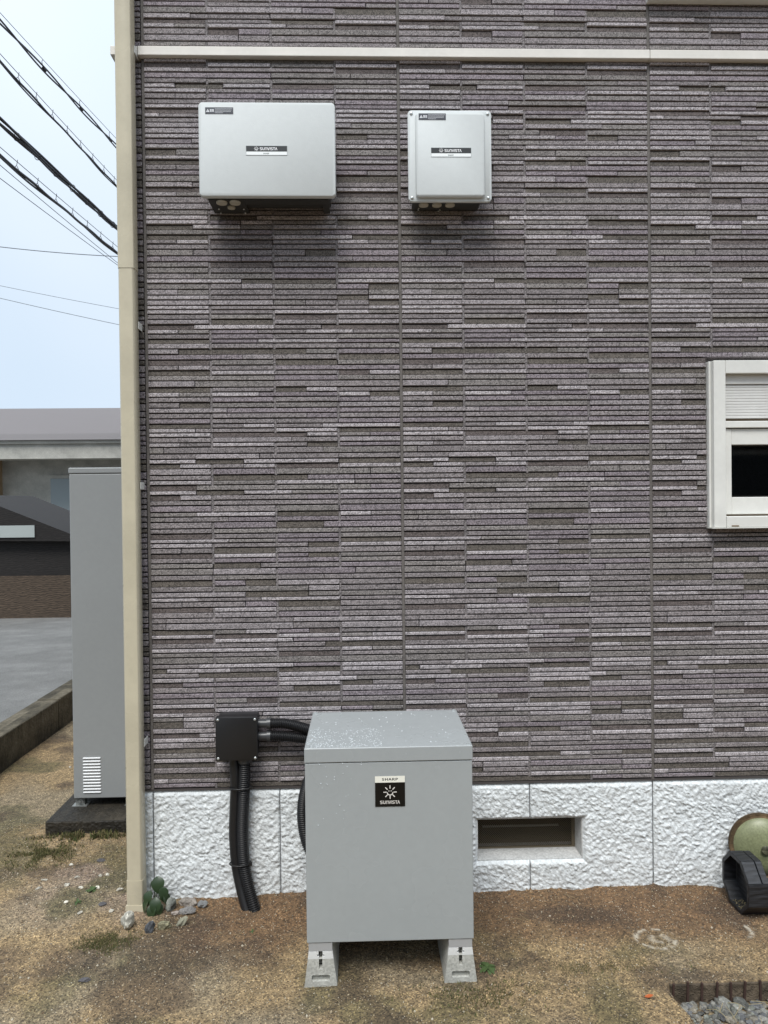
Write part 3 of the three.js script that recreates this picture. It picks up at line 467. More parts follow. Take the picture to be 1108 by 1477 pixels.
// ================================================================== STORAGE BATTERY
const BX0 = -0.3528, BW = 0.5379, BY0 = 0.1408, BH = 0.624, BZ0 = 0.1808, BD = 0.4101;
{
  const b = thing('storage_battery', 'grey storage battery cabinet standing on two concrete footings', 'battery cabinet', [BX0 + BW / 2, BY0, BZ0 + BD / 2]);
  const w = BW / 2, d = BD / 2, lidH = 0.047;
  mesh('cabinet', rbox(-w + 0.0015, w - 0.0015, 0, BH - lidH - 0.002, -d + 0.002, d - 0.003, 0.003), M.battery, b);
  mesh('lid', rbox(-w, w, BH - lidH, BH, -d, d, 0.0035, 3), M.battery, b);
  for (const sx of [-1, 1]) for (const sz of [-1, 1]) mesh('screw', new THREE.CylinderGeometry(0.0058, 0.007, 0.004, 14).translate(sx * (w - 0.012), BH + 0.0018, sz * (d - 0.014)), M.battery, b);
  for (const sx of [-1, 1]) mesh('mounting_rail', rbox(sx * (w - 0.0445) - 0.038, sx * (w - 0.0445) + 0.038, -0.0285, -0.0005, -d + 0.01, d - 0.006, 0.0015, 1), M.rail, b);
  const lm = canvasTex(512, 512, (c, W, H) => {
    c.fillStyle = '#090909'; c.fillRect(0, 0, W, H); c.fillStyle = '#eceade'; c.fillRect(0, 0, W, 108);
    c.fillStyle = '#17181a'; c.textAlign = 'center'; c.font = 'bold 62px sans-serif'; c.save(); c.translate(W / 2, 76); c.scale(1.45, 0.95); c.fillText('SHARP', 0, 0); c.restore();
    c.strokeStyle = '#e4dfd8'; c.fillStyle = '#e4dfd8'; sunMark(c, 256, 270, 108, 15, true); const ww = 330; wordMark(c, 256 - ww / 2 - 6, 412, 56);
  });
  sticker('name_plate', 0.0955, 0.0975, lm, b, 0.003, 0.482, d - 0.0025);
  // rain drops, mostly along the front left of the lid
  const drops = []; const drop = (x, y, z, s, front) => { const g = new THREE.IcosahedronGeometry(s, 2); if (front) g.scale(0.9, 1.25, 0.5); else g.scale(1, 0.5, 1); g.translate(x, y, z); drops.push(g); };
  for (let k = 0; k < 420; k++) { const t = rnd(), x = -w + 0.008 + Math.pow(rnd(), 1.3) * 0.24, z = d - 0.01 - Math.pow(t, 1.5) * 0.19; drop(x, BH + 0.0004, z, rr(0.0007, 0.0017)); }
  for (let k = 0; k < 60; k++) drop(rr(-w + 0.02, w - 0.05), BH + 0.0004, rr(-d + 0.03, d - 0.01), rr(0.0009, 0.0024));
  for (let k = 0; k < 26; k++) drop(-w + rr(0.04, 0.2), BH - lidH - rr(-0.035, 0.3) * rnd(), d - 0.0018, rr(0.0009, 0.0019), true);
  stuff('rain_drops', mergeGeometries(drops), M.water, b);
}
{ // the two concrete footings
  const f0 = thing('concrete_footing', 'trapezoid concrete footing block with slot under the battery', 'footing', [0, 0, 0], 'footings under the battery');
  const Hf = 0.112, wt = 0.038, wb = 0.0525, zf = 0.402, trap = (y0, y1) => { const s = new THREE.Shape(), at_ = y => lerp(wb, wt, y / Hf); s.moveTo(-at_(y0), y0); s.lineTo(at_(y0), y0); s.lineTo(at_(y1), y1); s.lineTo(-at_(y1), y1); s.closePath(); return s; };
  const ext = (s, dep, z, bev) => { const g = new THREE.ExtrudeGeometry(s, { depth: dep, bevelEnabled: false }); g.translate(0, 0, z); return metric(g); };
  const slotW = 0.0055, y2 = 0.055, yP = 0.088;
  // lower body with slot and dimple, upper painted strip
  const s1 = trap(-0.03, yP), slot = new THREE.Path(); slot.moveTo(-slotW, y2); slot.lineTo(slotW, y2); slot.lineTo(slotW, yP - 0.00005); slot.lineTo(-slotW, yP - 0.00005); slot.closePath();
  const dimple = new THREE.Path(); rrect(-0.029, 0.029, 0.016, 0.036, 0.005).getPoints(4).forEach((p, i) => i ? dimple.lineTo(p.x, p.y) : dimple.moveTo(p.x, p.y));
  s1.holes.push(slot, dimple);
  mesh('front_face', ext(s1, 0.012, zf - 0.012), M.footing, f0);
  const s2 = trap(-0.03, Hf); const sl2 = new THREE.Path(); sl2.moveTo(-slotW, y2); sl2.lineTo(slotW, y2); sl2.lineTo(slotW, Hf - 0.004); sl2.lineTo(-slotW, Hf - 0.004); sl2.closePath(); s2.holes.push(sl2);
  mesh('block', ext(s2, zf - 0.0122, 0), M.footing, f0);
  const half = sg => { const s = new THREE.Shape(), e = y => lerp(wb, wt, y / Hf), y0 = yP + 0.0002, q = [[0.0055, y0], [e(y0), y0], [e(Hf), Hf], [0.0065, Hf], [0.0065, Hf - 0.008], [0.011, Hf - 0.010], [0.011, Hf - 0.016], [0.0055, Hf - 0.017]]; (sg > 0 ? q : q.reverse()).forEach(([x, y], i) => i ? s.lineTo(sg * x, y) : s.moveTo(sg * x, y)); s.closePath(); return s; };
  for (const sg of [-1, 1]) mesh('painted_strip', ext(half(sg), 0.0125, zf - 0.012), M.footingPaint, f0);
  mesh('bolt', cyl(0.0035, 0.0035, 0.05, 10, 'y', 0, Hf - 0.022, zf - 0.02), M.galv, f0);
  f0.position.set(BX0 + 0.0445, 0, BZ0 + 0.002);
  const f1 = f0.clone(); f1.name = numbered('concrete_footing'); f1.position.x = BX0 + BW - 0.0445; scene.add(f1);
  f0.userData.label = 'concrete footing under the battery on the junction box side'; f1.userData.label = 'concrete footing under the battery on the foundation vent side, beside a weed';
}

// ================================================================== JUNCTION BOX AND CONDUITS
{
  const j = thing('junction_box', 'small square black junction box on the siding with a screwed lid', 'junction box', [-0.653, 0.6415, 0]);
  mesh('body', slabR(-0.076, 0.076, -0.080, 0.083, 0.0092, 0.074, 0.006, 0.002), M.blackMatte, j);
  mesh('lid', slabR(-0.0805, 0.0805, -0.084, 0.084, 0.0742, 0.090, 0.006, 0.0025), M.black, j);
  for (const sx of [-1, 1]) for (const sy of [-1, 1]) mesh('lid_screw', new THREE.SphereGeometry(0.0052, 12, 8).scale(1, 1, 0.5).translate(sx * 0.071, sy * 0.0745, 0.0905), M.screw, j);
  for (const [y, k] of [[0.045, 0], [-0.004, 1]]) { const c = mesh('cable_gland', cyl(0.0165, 0.0165, 0.034, 20, 'x', 0.095, y, 0.045), M.fitting, j); mesh('gland_nut', cyl(0.0225, 0.0225, 0.014, 8, 'x', 0.119, y, 0.045), M.fitting, j); }
  const gx = -0.653 + 0.126, gy = 0.6415;
  const c1 = thing('conduit', 'upper of two black ribbed hoses from the junction box to the battery', 'conduit', [0, 0, 0], 'black ribbed hoses'); mesh('hose', corrugated([[gx, gy + 0.045, 0.045], [gx + 0.06, gy + 0.044, 0.05], [gx + 0.14, gy + 0.03, 0.075], [-0.30, gy + 0.015, 0.12], [-0.2, gy - 0.06, 0.14]], 0.0205, 0.0078, 0.0042), M.blackMatte, c1);
  const c2 = thing('conduit', 'lower of two black ribbed hoses from the junction box to the battery', 'conduit', [0, 0, 0], 'black ribbed hoses'); mesh('hose', corrugated([[gx, gy - 0.004, 0.045], [gx + 0.06, gy - 0.006, 0.05], [gx + 0.14, gy - 0.009, 0.072], [-0.30, gy - 0.014, 0.11], [-0.2, gy - 0.1, 0.14]], 0.0205, 0.0078, 0.0042), M.blackMatte, c2);
  const c3 = thing('conduit', 'thick ribbed black hose running from the junction box down into the soil', 'conduit', [0, 0, 0], 'black ribbed hoses');
  mesh('hose', corrugated([[-0.629, 0.563, 0.05], [-0.632, 0.47, 0.048], [-0.638, 0.36, 0.046], [-0.642, 0.25, 0.048], [-0.634, 0.13, 0.056], [-0.617, 0.06, 0.070], [-0.596, 0.0, 0.09], [-0.585, -0.03, 0.1]], 0.0235, 0.0078, 0.0042), M.blackMatte, c3);
  mesh('collar', cyl(0.03, 0.026, 0.02, 20, 'y', -0.629, 0.548, 0.05), M.fitting, c3);
  for (const [y, x, z] of [[0.44, -0.6335, 0.048], [0.145, -0.636, 0.055]]) { const t = new THREE.TorusGeometry(0.036, 0.0028, 6, 24); t.rotateX(Math.PI / 2); t.scale(1.14, 1, 0.78); t.translate(x - 0.014, y, z); mesh('cable_tie', mergeGeometries([t.toNonIndexed(), box(x + 0.022, x + 0.033, y - 0.006, y + 0.006, z + 0.004, z + 0.014).toNonIndexed()]), M.blackMatte, c3); }
  const c4 = thing('conduit', 'smooth black hose tied alongside the thick ribbed one below the junction box', 'conduit', [0, 0, 0], 'black ribbed hoses');
  mesh('hose', tube([[-0.672, 0.563, 0.047], [-0.668, 0.46, 0.044], [-0.673, 0.36, 0.040], [-0.677, 0.25, 0.040], [-0.668, 0.13, 0.045], [-0.652, 0.06, 0.058], [-0.632, 0.0, 0.078], [-0.62, -0.03, 0.09]], 0.019, 14, 60), M.blackMatte, c4);
  const c5 = thing('conduit', 'black ribbed hose bulging out behind the side of the battery', 'conduit', [0, 0, 0], 'black ribbed hoses');
  mesh('hose', corrugated([[-0.30, 0.60, 0.13], [-0.355, 0.53, 0.12], [-0.393, 0.43, 0.11], [-0.402, 0.34, 0.105], [-0.388, 0.25, 0.11], [-0.35, 0.17, 0.12], [-0.30, 0.10, 0.14], [-0.28, -0.02, 0.15]], 0.0215, 0.0078, 0.0042), M.blackMatte, c5);
}

// ================================================================== BESIDE THE HOUSE: tank, slab, kerb
{
  const s = mesh(numbered('concrete_slab'), rbox(-1.668, -1.12, -0.05, 0.062, -1.5, -0.562, 0.008), M.pad); s.userData = { label: 'dark damp slab under the tall grey tank', category: 'slab' };
  const t = thing('water_heater_tank', 'tall grey water heater tank unit standing on the dark slab beside the house', 'tank', [-1.37, 0.062, -1.03]);
  const x0 = -0.226, x1 = 0.228, z1 = 0.305, z0 = -0.31, y0 = 0.042, y1 = 1.642;
  mesh('casing', rbox(x0, x1, y0, y1, z0, z1, 0.006, 3), M.tank, t);
  mesh('top_cap', rbox(x0 - 0.003, x1 + 0.003, y1 + 0.0005, y1 + 0.03, z0 - 0.003, z1 + 0.003, 0.006), M.tank, t);
  for (const sx of [0, 1]) for (const sz of [0, 1]) mesh('leg', mergeGeometries([box(sx ? 0.03 : x0 + 0.002, sx ? 0.075 : x0 + 0.045, 0.004, y0, sz ? z1 - 0.06 : z0 + 0.02, sz ? z1 - 0.02 : z0 + 0.06), box(sx ? 0.02 : x0 - 0.012, sx ? 0.085 : x0 + 0.06, 0.0002, 0.0038, sz ? z1 - 0.065 : z0 + 0.01, sz ? z1 - 0.005 : z0 + 0.065)]), M.galv, t);
  mesh('anchor_bolt', mergeGeometries([cyl(0.014, 0.014, 0.005, 12, 'z', x0 + 0.028, 0.022, z1 - 0.017).toNonIndexed(), cyl(0.006, 0.006, 0.012, 8, 'z', x0 + 0.026, 0.024, z1 - 0.012).toNonIndexed()]), M.galv, t);
  for (let k = 0; k < 12; k++) { const g = new THREE.CapsuleGeometry(0.0052, 0.078, 3, 8); g.rotateZ(Math.PI / 2); g.scale(1, 0.8, 1.0); g.translate(x0 + 0.091, 0.073 + k * 0.0153, z1 + 0.0005); mesh('louver', g, M.louver, t); }
}
{
  const k = thing('kerb_wall', 'low stained concrete kerb wall bounding the paved yard next door', 'kerb wall', [-2.345, 0, 0]);
  let z = 2.6; while (z > -16) { const len = 1.2; mesh('kerb_block', rbox(-0.074, 0.074, -0.1, 0.214 + rr(-0.003, 0.003), z - len + 0.004, z, 0.008), M.kerb, k); z -= len; }
}

// ================================================================== PLANTER AND GREEN LID
{
  const p = thing('octagonal_planter', 'black stained octagonal wooden planter lying on its side by the foundation', 'planter', [1.24, 0, 0]);
  const cz = 0.186, cy = 0.089, ap = 0.101, V = k => { const a = (22.5 + 45 * k) * Math.PI / 180, R = ap / Math.cos(Math.PI / 8); return [cz + Math.cos(a) * R, cy + Math.sin(a) * R]; };
  for (let k = 0; k < 8; k++) { // boards of the end ring; those on the lower side run on as the trough
    const [za, ya] = V(k), [zb, yb] = V(k + 1), len = Math.hypot(za - zb, ya - yb), low = [4, 5, 6, 7].includes(k), mid = Math.atan2((ya + yb) / 2 - cy, (za + zb) / 2 - cz);
    const Lx = low ? 0.52 : 0.05, g = rbox(0, Lx, -0.016, 0, -len / 2 + 0.001, len / 2 - 0.001, 0.002, 1);
    g.rotateX(Math.PI / 2 - mid); g.translate(0, (ya + yb) / 2, (za + zb) / 2); mesh('board', g, M.wood, p);
    if (!low) { const g2 = rbox(0.053, 0.078, -0.016, -0.001, -len / 2 + 0.001, len / 2 - 0.001, 0.002, 1); g2.rotateX(Math.PI / 2 - mid); g2.translate(0, (ya + yb) / 2, (za + zb) / 2); mesh('board', g2, M.wood, p); }
  }
  const s = new THREE.Shape(); for (let k = 0; k < 8; k++) { const [z, y] = V(k), q = 0.83; const Z = (z - cz) * q, Y = (y - cy) * q; k ? s.lineTo(Z, Y) : s.moveTo(Z, Y); } s.closePath();
  const g = new THREE.ExtrudeGeometry(s, { depth: 0.014, bevelEnabled: false }); g.rotateY(-Math.PI / 2); g.scale(-1, 1, 1); { const ix = g.index; const ps = g.attributes.position; const arr = []; for (let i = 0; i < ps.count; i += 3) for (const q of [0, 2, 1]) arr.push(ps.getX(i + q), ps.getY(i + q), ps.getZ(i + q)); g.setAttribute('position', new THREE.Float32BufferAttribute(arr, 3)); g.computeVertexNormals(); } g.translate(0.05, cy, cz); metric(g); mesh('end_panel', g, M.wood, p);
  const deb = []; for (let k = 0; k < 70; k++) { const r = new THREE.IcosahedronGeometry(rr(0.0008, 0.0018), 0); r.translate(rr(0.004, 0.045), -0.0125 + 0.0185, rr(0.155, 0.222)); deb.push(r); } stuff('debris', mergeGeometries(deb), M.straw, p);
}
{
  const l = thing('green_pot_lid', 'olive green glazed round lid with brown rim leaning on the foundation', 'lid', [1.407, 0.174, 0.080]);
  const lat = pts => { const g = new THREE.LatheGeometry(pts.map(q => new THREE.Vector2(...q)), 64); g.rotateX(Math.PI / 2); return metric(g); };
  mesh('dome', lat([[0.1245, 0.006], [0.119, 0.016], [0.108, 0.028], [0.09, 0.041], [0.065, 0.052], [0.035, 0.058], [0.0001, 0.06]].reverse()), M.potGreen, l);
  mesh('rim', lat([[0.12, -0.018], [0.138, -0.018], [0.144, -0.012], [0.1445, 0.004], [0.141, 0.008], [0.134, 0.004], [0.1285, 0.003], [0.1245, 0.007], [0.12, 0.004], [0.12, -0.018]]), M.potRim, l);
  mesh('back', lat([[0.1195, -0.014], [0.09, -0.012], [0.0001, -0.012]]), M.potRim, l);
  mesh('knob', lat([[0.013, 0.055], [0.012, 0.066], [0.018, 0.072], [0.020, 0.078], [0.017, 0.083], [0.0001, 0.085]].reverse()), std({ color: L(0.21, 0.215, 0.15), map: dirtConcMap, roughness: 0.5 }), l);
  l.rotation.x = -0.10; l.rotation.y = -0.28; l.scale.set(0.87, 0.87, 0.65);
}

// ================================================================== STONES, GRAVEL, EDGING
{
  const S = (px, py, wpx, hpx, col, label, turn = 0, flat = 0.8) => { const p = at(px, py), sc = FOC / (camera.position.z - p.z), r = wpx / sc / 2, h = hpx / sc / 2; const g = rock(1, r, h, Math.min(r, h) * 0.9 + r * 0.1, col); g.rotateZ(turn); const o = mesh(numbered('stone'), g, M.stone); o.position.set(p.x, groundY(p.x, p.z) + h * 0.62, p.z - 0.004); o.userData = { label, category: 'stone', group: 'stones at the foot of the downspout' }; };
  S(184, 1337, 20, 27, [0.80, 0.77, 0.66], 'pale cream upright stone against the downspout foot', 0.15);
  S(216, 1345, 14, 21, [0.14, 0.15, 0.165], 'dark slate coloured pointed stone below the downspout', -0.3);
  S(238, 1340, 20, 15, [0.40, 0.37, 0.23], 'yellowish mossy stone beside the dark slate one', 0);
  S(261, 1335, 24, 11, [0.30, 0.29, 0.215], 'long olive grey stone lying aslant beside the yellowish one', 0.75);
  S(246, 1312, 18, 22, [0.28, 0.29, 0.255], 'rounded grey green stone beside the leafy plant', -0.2);
  S(270, 1306, 26, 13, [0.31, 0.275, 0.24], 'flat brownish grey stone against the foundation', 0.05);
  S(292, 1309, 16, 13, [0.24, 0.245, 0.245], 'small bluish grey stone at the outer end of the row', 0.5);
  S(269, 1318, 25, 11, [0.27, 0.26, 0.25], 'flat grey stone in front of the brownish one', 0.1);
  S(229, 1313, 15, 11, [0.40, 0.33, 0.24], 'small tan stone under the leafy plant', 0);
  S(253, 1320, 14, 7, [0.50, 0.43, 0.38], 'low pinkish rubble stone amid the grey ones', 0);
  const chips = [[56, 1282], [64, 1270], [97, 1277], [117, 1281], [145, 1263], [155, 1262], [173, 1284], [161, 1315], [115, 1318], [95, 1302], [174, 1197], [103, 1248], [112, 1266], [101, 1107], [141, 1281]];
  for (const [px, py] of chips) { const p = at(px, py), g = rock(1, rr(0.009, 0.0135), rr(0.004, 0.007), rr(0.006, 0.010), [0.85, 0.8, 0.68], 2); const o = mesh(numbered('stone_chip'), g, M.stone); o.position.set(p.x, groundY(p.x, p.z) + 0.003, p.z); o.rotation.y = rr(-1, 1); o.userData = { label: 'small white stone chip on the soil left of the downspout', category: 'stone chip', group: 'white stone chips' }; }
  for (const [px, py, lab] of [[121, 1415, 'dark grey pebble lying alone on the sandy soil'], [148, 1305, 'dark purplish pebble among the white chips'], [145, 1242, 'bluish grey pebble among the white chips near the slab']]) { const p = at(px, py), g = rock(1, 0.019, 0.007, 0.012, [0.11, 0.105, 0.11], 2); const o = mesh(numbered('pebble'), g, M.stone); o.position.set(p.x, groundY(p.x, p.z) + 0.004, p.z); o.userData = { label: lab, category: 'pebble', group: 'dark pebbles' }; }
  const gs = []; for (let k = 0; k < 1500; k++) { const x = rr(0.82, 1.7), z = PIT.z + 0.02 + 0.5 * Math.pow(rnd(), 1.4), r = rr(0.006, 0.015) * (rnd() < 0.12 ? 1.35 : 1); const g = rock(1, r * rr(0.9, 1.4), r * rr(0.5, 0.85), r * rr(0.8, 1.2), shade(pick(stoneCols), rr(0.6, 1.15)), 1); g.rotateX(rr(-0.6, 0.6)); g.rotateY(rr(0, 6)); g.rotateZ(rr(-0.5, 0.5)); g.translate(x, groundY(x, z) + r * rr(0.1, 0.7), z); gs.push(g); }
  const gv = stuff('gravel', mergeGeometries(gs), M.stone); Object.assign(gv.userData, { label: 'crushed grey gravel in the sunken bed behind rusty bars', category: 'gravel' });
  // rusty bars along the edge of the bed
  const e = thing('rusty_edging', 'row of short rusty bars retaining soil above the gravel', 'edging', [PIT.x, 0, PIT.z + 0.009]);
  { const g = new THREE.BoxGeometry(0.86, 0.075, 0.012, 160, 16, 1), p = g.attributes.position; for (let i = 0; i < p.count; i++) if (p.getZ(i) > 0) p.setZ(i, p.getZ(i) + (fbm(p.getX(i) * 60, p.getY(i) * 60, 3) - 0.55) * 0.010); g.computeVertexNormals(); g.translate(0.434, -0.0415, -0.0085); metric(g); mesh('retaining_face', g, std({ color: L(0.135, 0.105, 0.078), map: dirtConcMap, bumpMap: sandBump, bumpScale: 0.004, roughness: 0.95 }), e); }
  for (let k = 0; k < 18; k++) { const x = 0.012 + k * 0.0465 + rr(-0.002, 0.002), g = rbox(x - 0.0032, x + 0.0032, -PIT.d - 0.01, 0.006 + rr(-0.004, 0.006), -0.003, 0.004, 0.001, 1); g.translate(-x, 0, 0); g.rotateZ(rr(-0.06, 0.06)); g.translate(x, 0, 0); mesh('bar', g, M.rust, e); }
}

// ================================================================== PLANTS
function leafGeo(l, w, bend = 0.25, n = 6) { const pos = [], idx = []; for (let i = 0; i <= n; i++) { const t = i / n, ww = w * Math.pow(Math.sin(Math.PI * Math.min(0.985, t * 0.96 + 0.03)), 0.75), y = -bend * l * t * t; pos.push(-ww, y + ww * 0.25, t * l, 0, y, t * l, ww, y + ww * 0.25, t * l); } for (let i = 0; i < n; i++) for (let k = 0; k < 2; k++) { const a = i * 3 + k; idx.push(a, a + 3, a + 1, a + 1, a + 3, a + 4); } const g = new THREE.BufferGeometry(); g.setAttribute('position', new THREE.Float32BufferAttribute(pos, 3)); g.setIndex(idx); g.computeVertexNormals(); return g; }
{
  const b = at(216, 1318), pl = thing('leafy_plant', 'dark green broad leaved plant between the downspout and the foundation', 'plant', [b.x, groundY(b.x, b.z), Math.max(0.03, b.z - 0.05)]);
  const lv = [[0.018, 0.118, 0.0, 0.3, 0.055, 0.025], [0.035, 0.085, 0.02, 0.9, 0.05, 0.022], [0.0, 0.078, 0.03, -0.5, 0.05, 0.022], [0.022, 0.06, 0.045, 0.2, 0.055, 0.022], [0.045, 0.06, 0.02, 1.2, 0.045, 0.02], [-0.006, 0.05, 0.04, -0.9, 0.045, 0.019], [0.012, 0.038, 0.05, -0.1, 0.05, 0.018], [0.005, 0.1, 0.0, -1.3, 0.04, 0.018], [0.03, 0.04, 0.05, 0.8, 0.04, 0.016]];
  lv.forEach(([x, y, z, a, l, w], i) => { const g = leafGeo(l, w, 0.5); g.rotateX(0.75); g.rotateY(a); g.translate(x, y, z); mesh('leaf', g, M.leafDark, pl); mesh('stem', tube([[0.01, 0, 0.01], [x * 0.6 + 0.004, y * 0.6, z * 0.4], [x, y, z]], 0.0013, 5, 8), M.leafMid, pl); });
  const weed = (px, py, n, r, label) => { const p = at(px, py), w = thing('weed', label, 'weed', [p.x, groundY(p.x, p.z), p.z], 'weeds'); for (let k = 0; k < n; k++) { const g = leafGeo(rr(0.6, 1.1) * r, r * 0.22, 0.5, 4); g.rotateX(-rr(0.1, 0.7)); g.rotateY(k / n * 6.28 + rr(-0.3, 0.3)); g.translate(0, 0.003, 0); mesh('leaf', g, M.leafMid, w); } };
  weed(703, 1396, 11, 0.034, 'small flat green weed beside the footing'); weed(133, 1285, 9, 0.032, 'small green weed among the white stone chips'); weed(364, 1345, 4, 0.013, 'tiny pale green sprout below the conduit end'); weed(112, 1302, 6, 0.018, 'faint green seedling left of the downspout');
  const moss = (px, py, rx, rz, n, h, name, label) => { const p = at(px, py), gs = []; for (let k = 0; k < n; k++) { const a = rnd() * 6.28, q = Math.sqrt(-Math.log(1 - rnd() * 0.96)) * 0.55, x = p.x + Math.cos(a) * q * rx, z = p.z + Math.sin(a) * q * rz; if (fbm(x * 22, z * 22 + 8, 2) < 0.42) continue; const l = h * rr(0.5, 1.2), g = new THREE.BufferGeometry(), t = rr(0, 6.28), w = l * 0.16, c = Math.cos(t), s = Math.sin(t), lx = rr(-0.7, 0.7) * l, lz = rr(-0.7, 0.7) * l, y = groundY(x, z) - 0.001; g.setAttribute('position', new THREE.Float32BufferAttribute([x - c * w, y, z - s * w, x + c * w, y, z + s * w, x + lx, y + l, z + lz], 3)); g.computeVertexNormals(); const k2 = rr(0.6, 1.3); paintGeo(g, pick([[0.075, 0.082, 0.02], [0.055, 0.072, 0.02], [0.12, 0.105, 0.04], [0.15, 0.12, 0.055]]).map(v => v * k2)); gs.push(g); } const m = stuff(numbered(name), mergeGeometries(gs), M.moss); Object.assign(m.userData, { label, category: 'moss' }); };
  moss(152, 1360, 0.15, 0.10, 3200, 0.009, 'moss', 'bright green moss cushion in front of the downspout'); moss(60, 1232, 0.2, 0.17, 3800, 0.012, 'moss', 'olive moss patch on the soil before the dark slab');
  moss(700, 1440, 0.30, 0.12, 2200, 0.010, 'moss', 'thin mossy growth on the sand in front of the battery'); moss(120, 1208, 0.3, 0.05, 1200, 0.022, 'grass', 'sparse dry grass along the front of the slab'); moss(860, 1395, 0.35, 0.06, 1200, 0.008, 'moss', 'thin dark moss strip between the battery and the gravel');
  const lp = at(930, 1440), lf = mesh('fallen_leaf', (() => { const g = leafGeo(0.026, 0.008, -0.3, 5); g.rotateY(1.4); return g; })(), M.leafOrange); lf.position.set(lp.x, groundY(lp.x, lp.z) + 0.005, lp.z); lf.userData = { label: 'small orange fallen leaf on the sand', category: 'leaf' };
  const st = []; for (let k = 0; k < 26; k++) { const x = rr(0.86, 1.2), z = rr(0.66, 0.84), a = rr(0, 6.28), l = rr(0.03, 0.08), y = groundY(x, z) + 0.019; st.push(tube([[x, y, z], [x + Math.cos(a) * l * 0.5, y + rr(0, 0.012), z + Math.sin(a) * l * 0.5], [x + Math.cos(a) * l, y + rr(-0.004, 0.01), z + Math.sin(a) * l]], 0.0009, 4, 6)); }
  for (let k = 0; k < 40; k++) { const x = rr(-1.9, 0.75), z = rr(0.05, 0.8), a = rr(0, 6.28), l = rr(0.015, 0.05), y = groundY(x, z) + 0.003; st.push(tube([[x, y, z], [x + Math.cos(a) * l * 0.5, y + rr(0, 0.005), z + Math.sin(a) * l * 0.5], [x + Math.cos(a + 0.3) * l, groundY(x + Math.cos(a + 0.3) * l, z + Math.sin(a + 0.3) * l) + 0.003, z + Math.sin(a + 0.3) * l]], 0.0006, 4, 6)); }
  const sw = stuff('dry_straw', mergeGeometries(st), M.straw); Object.assign(sw.userData, { label: 'dry straw stalks strewn over gravel and soil', category: 'straw' });
}

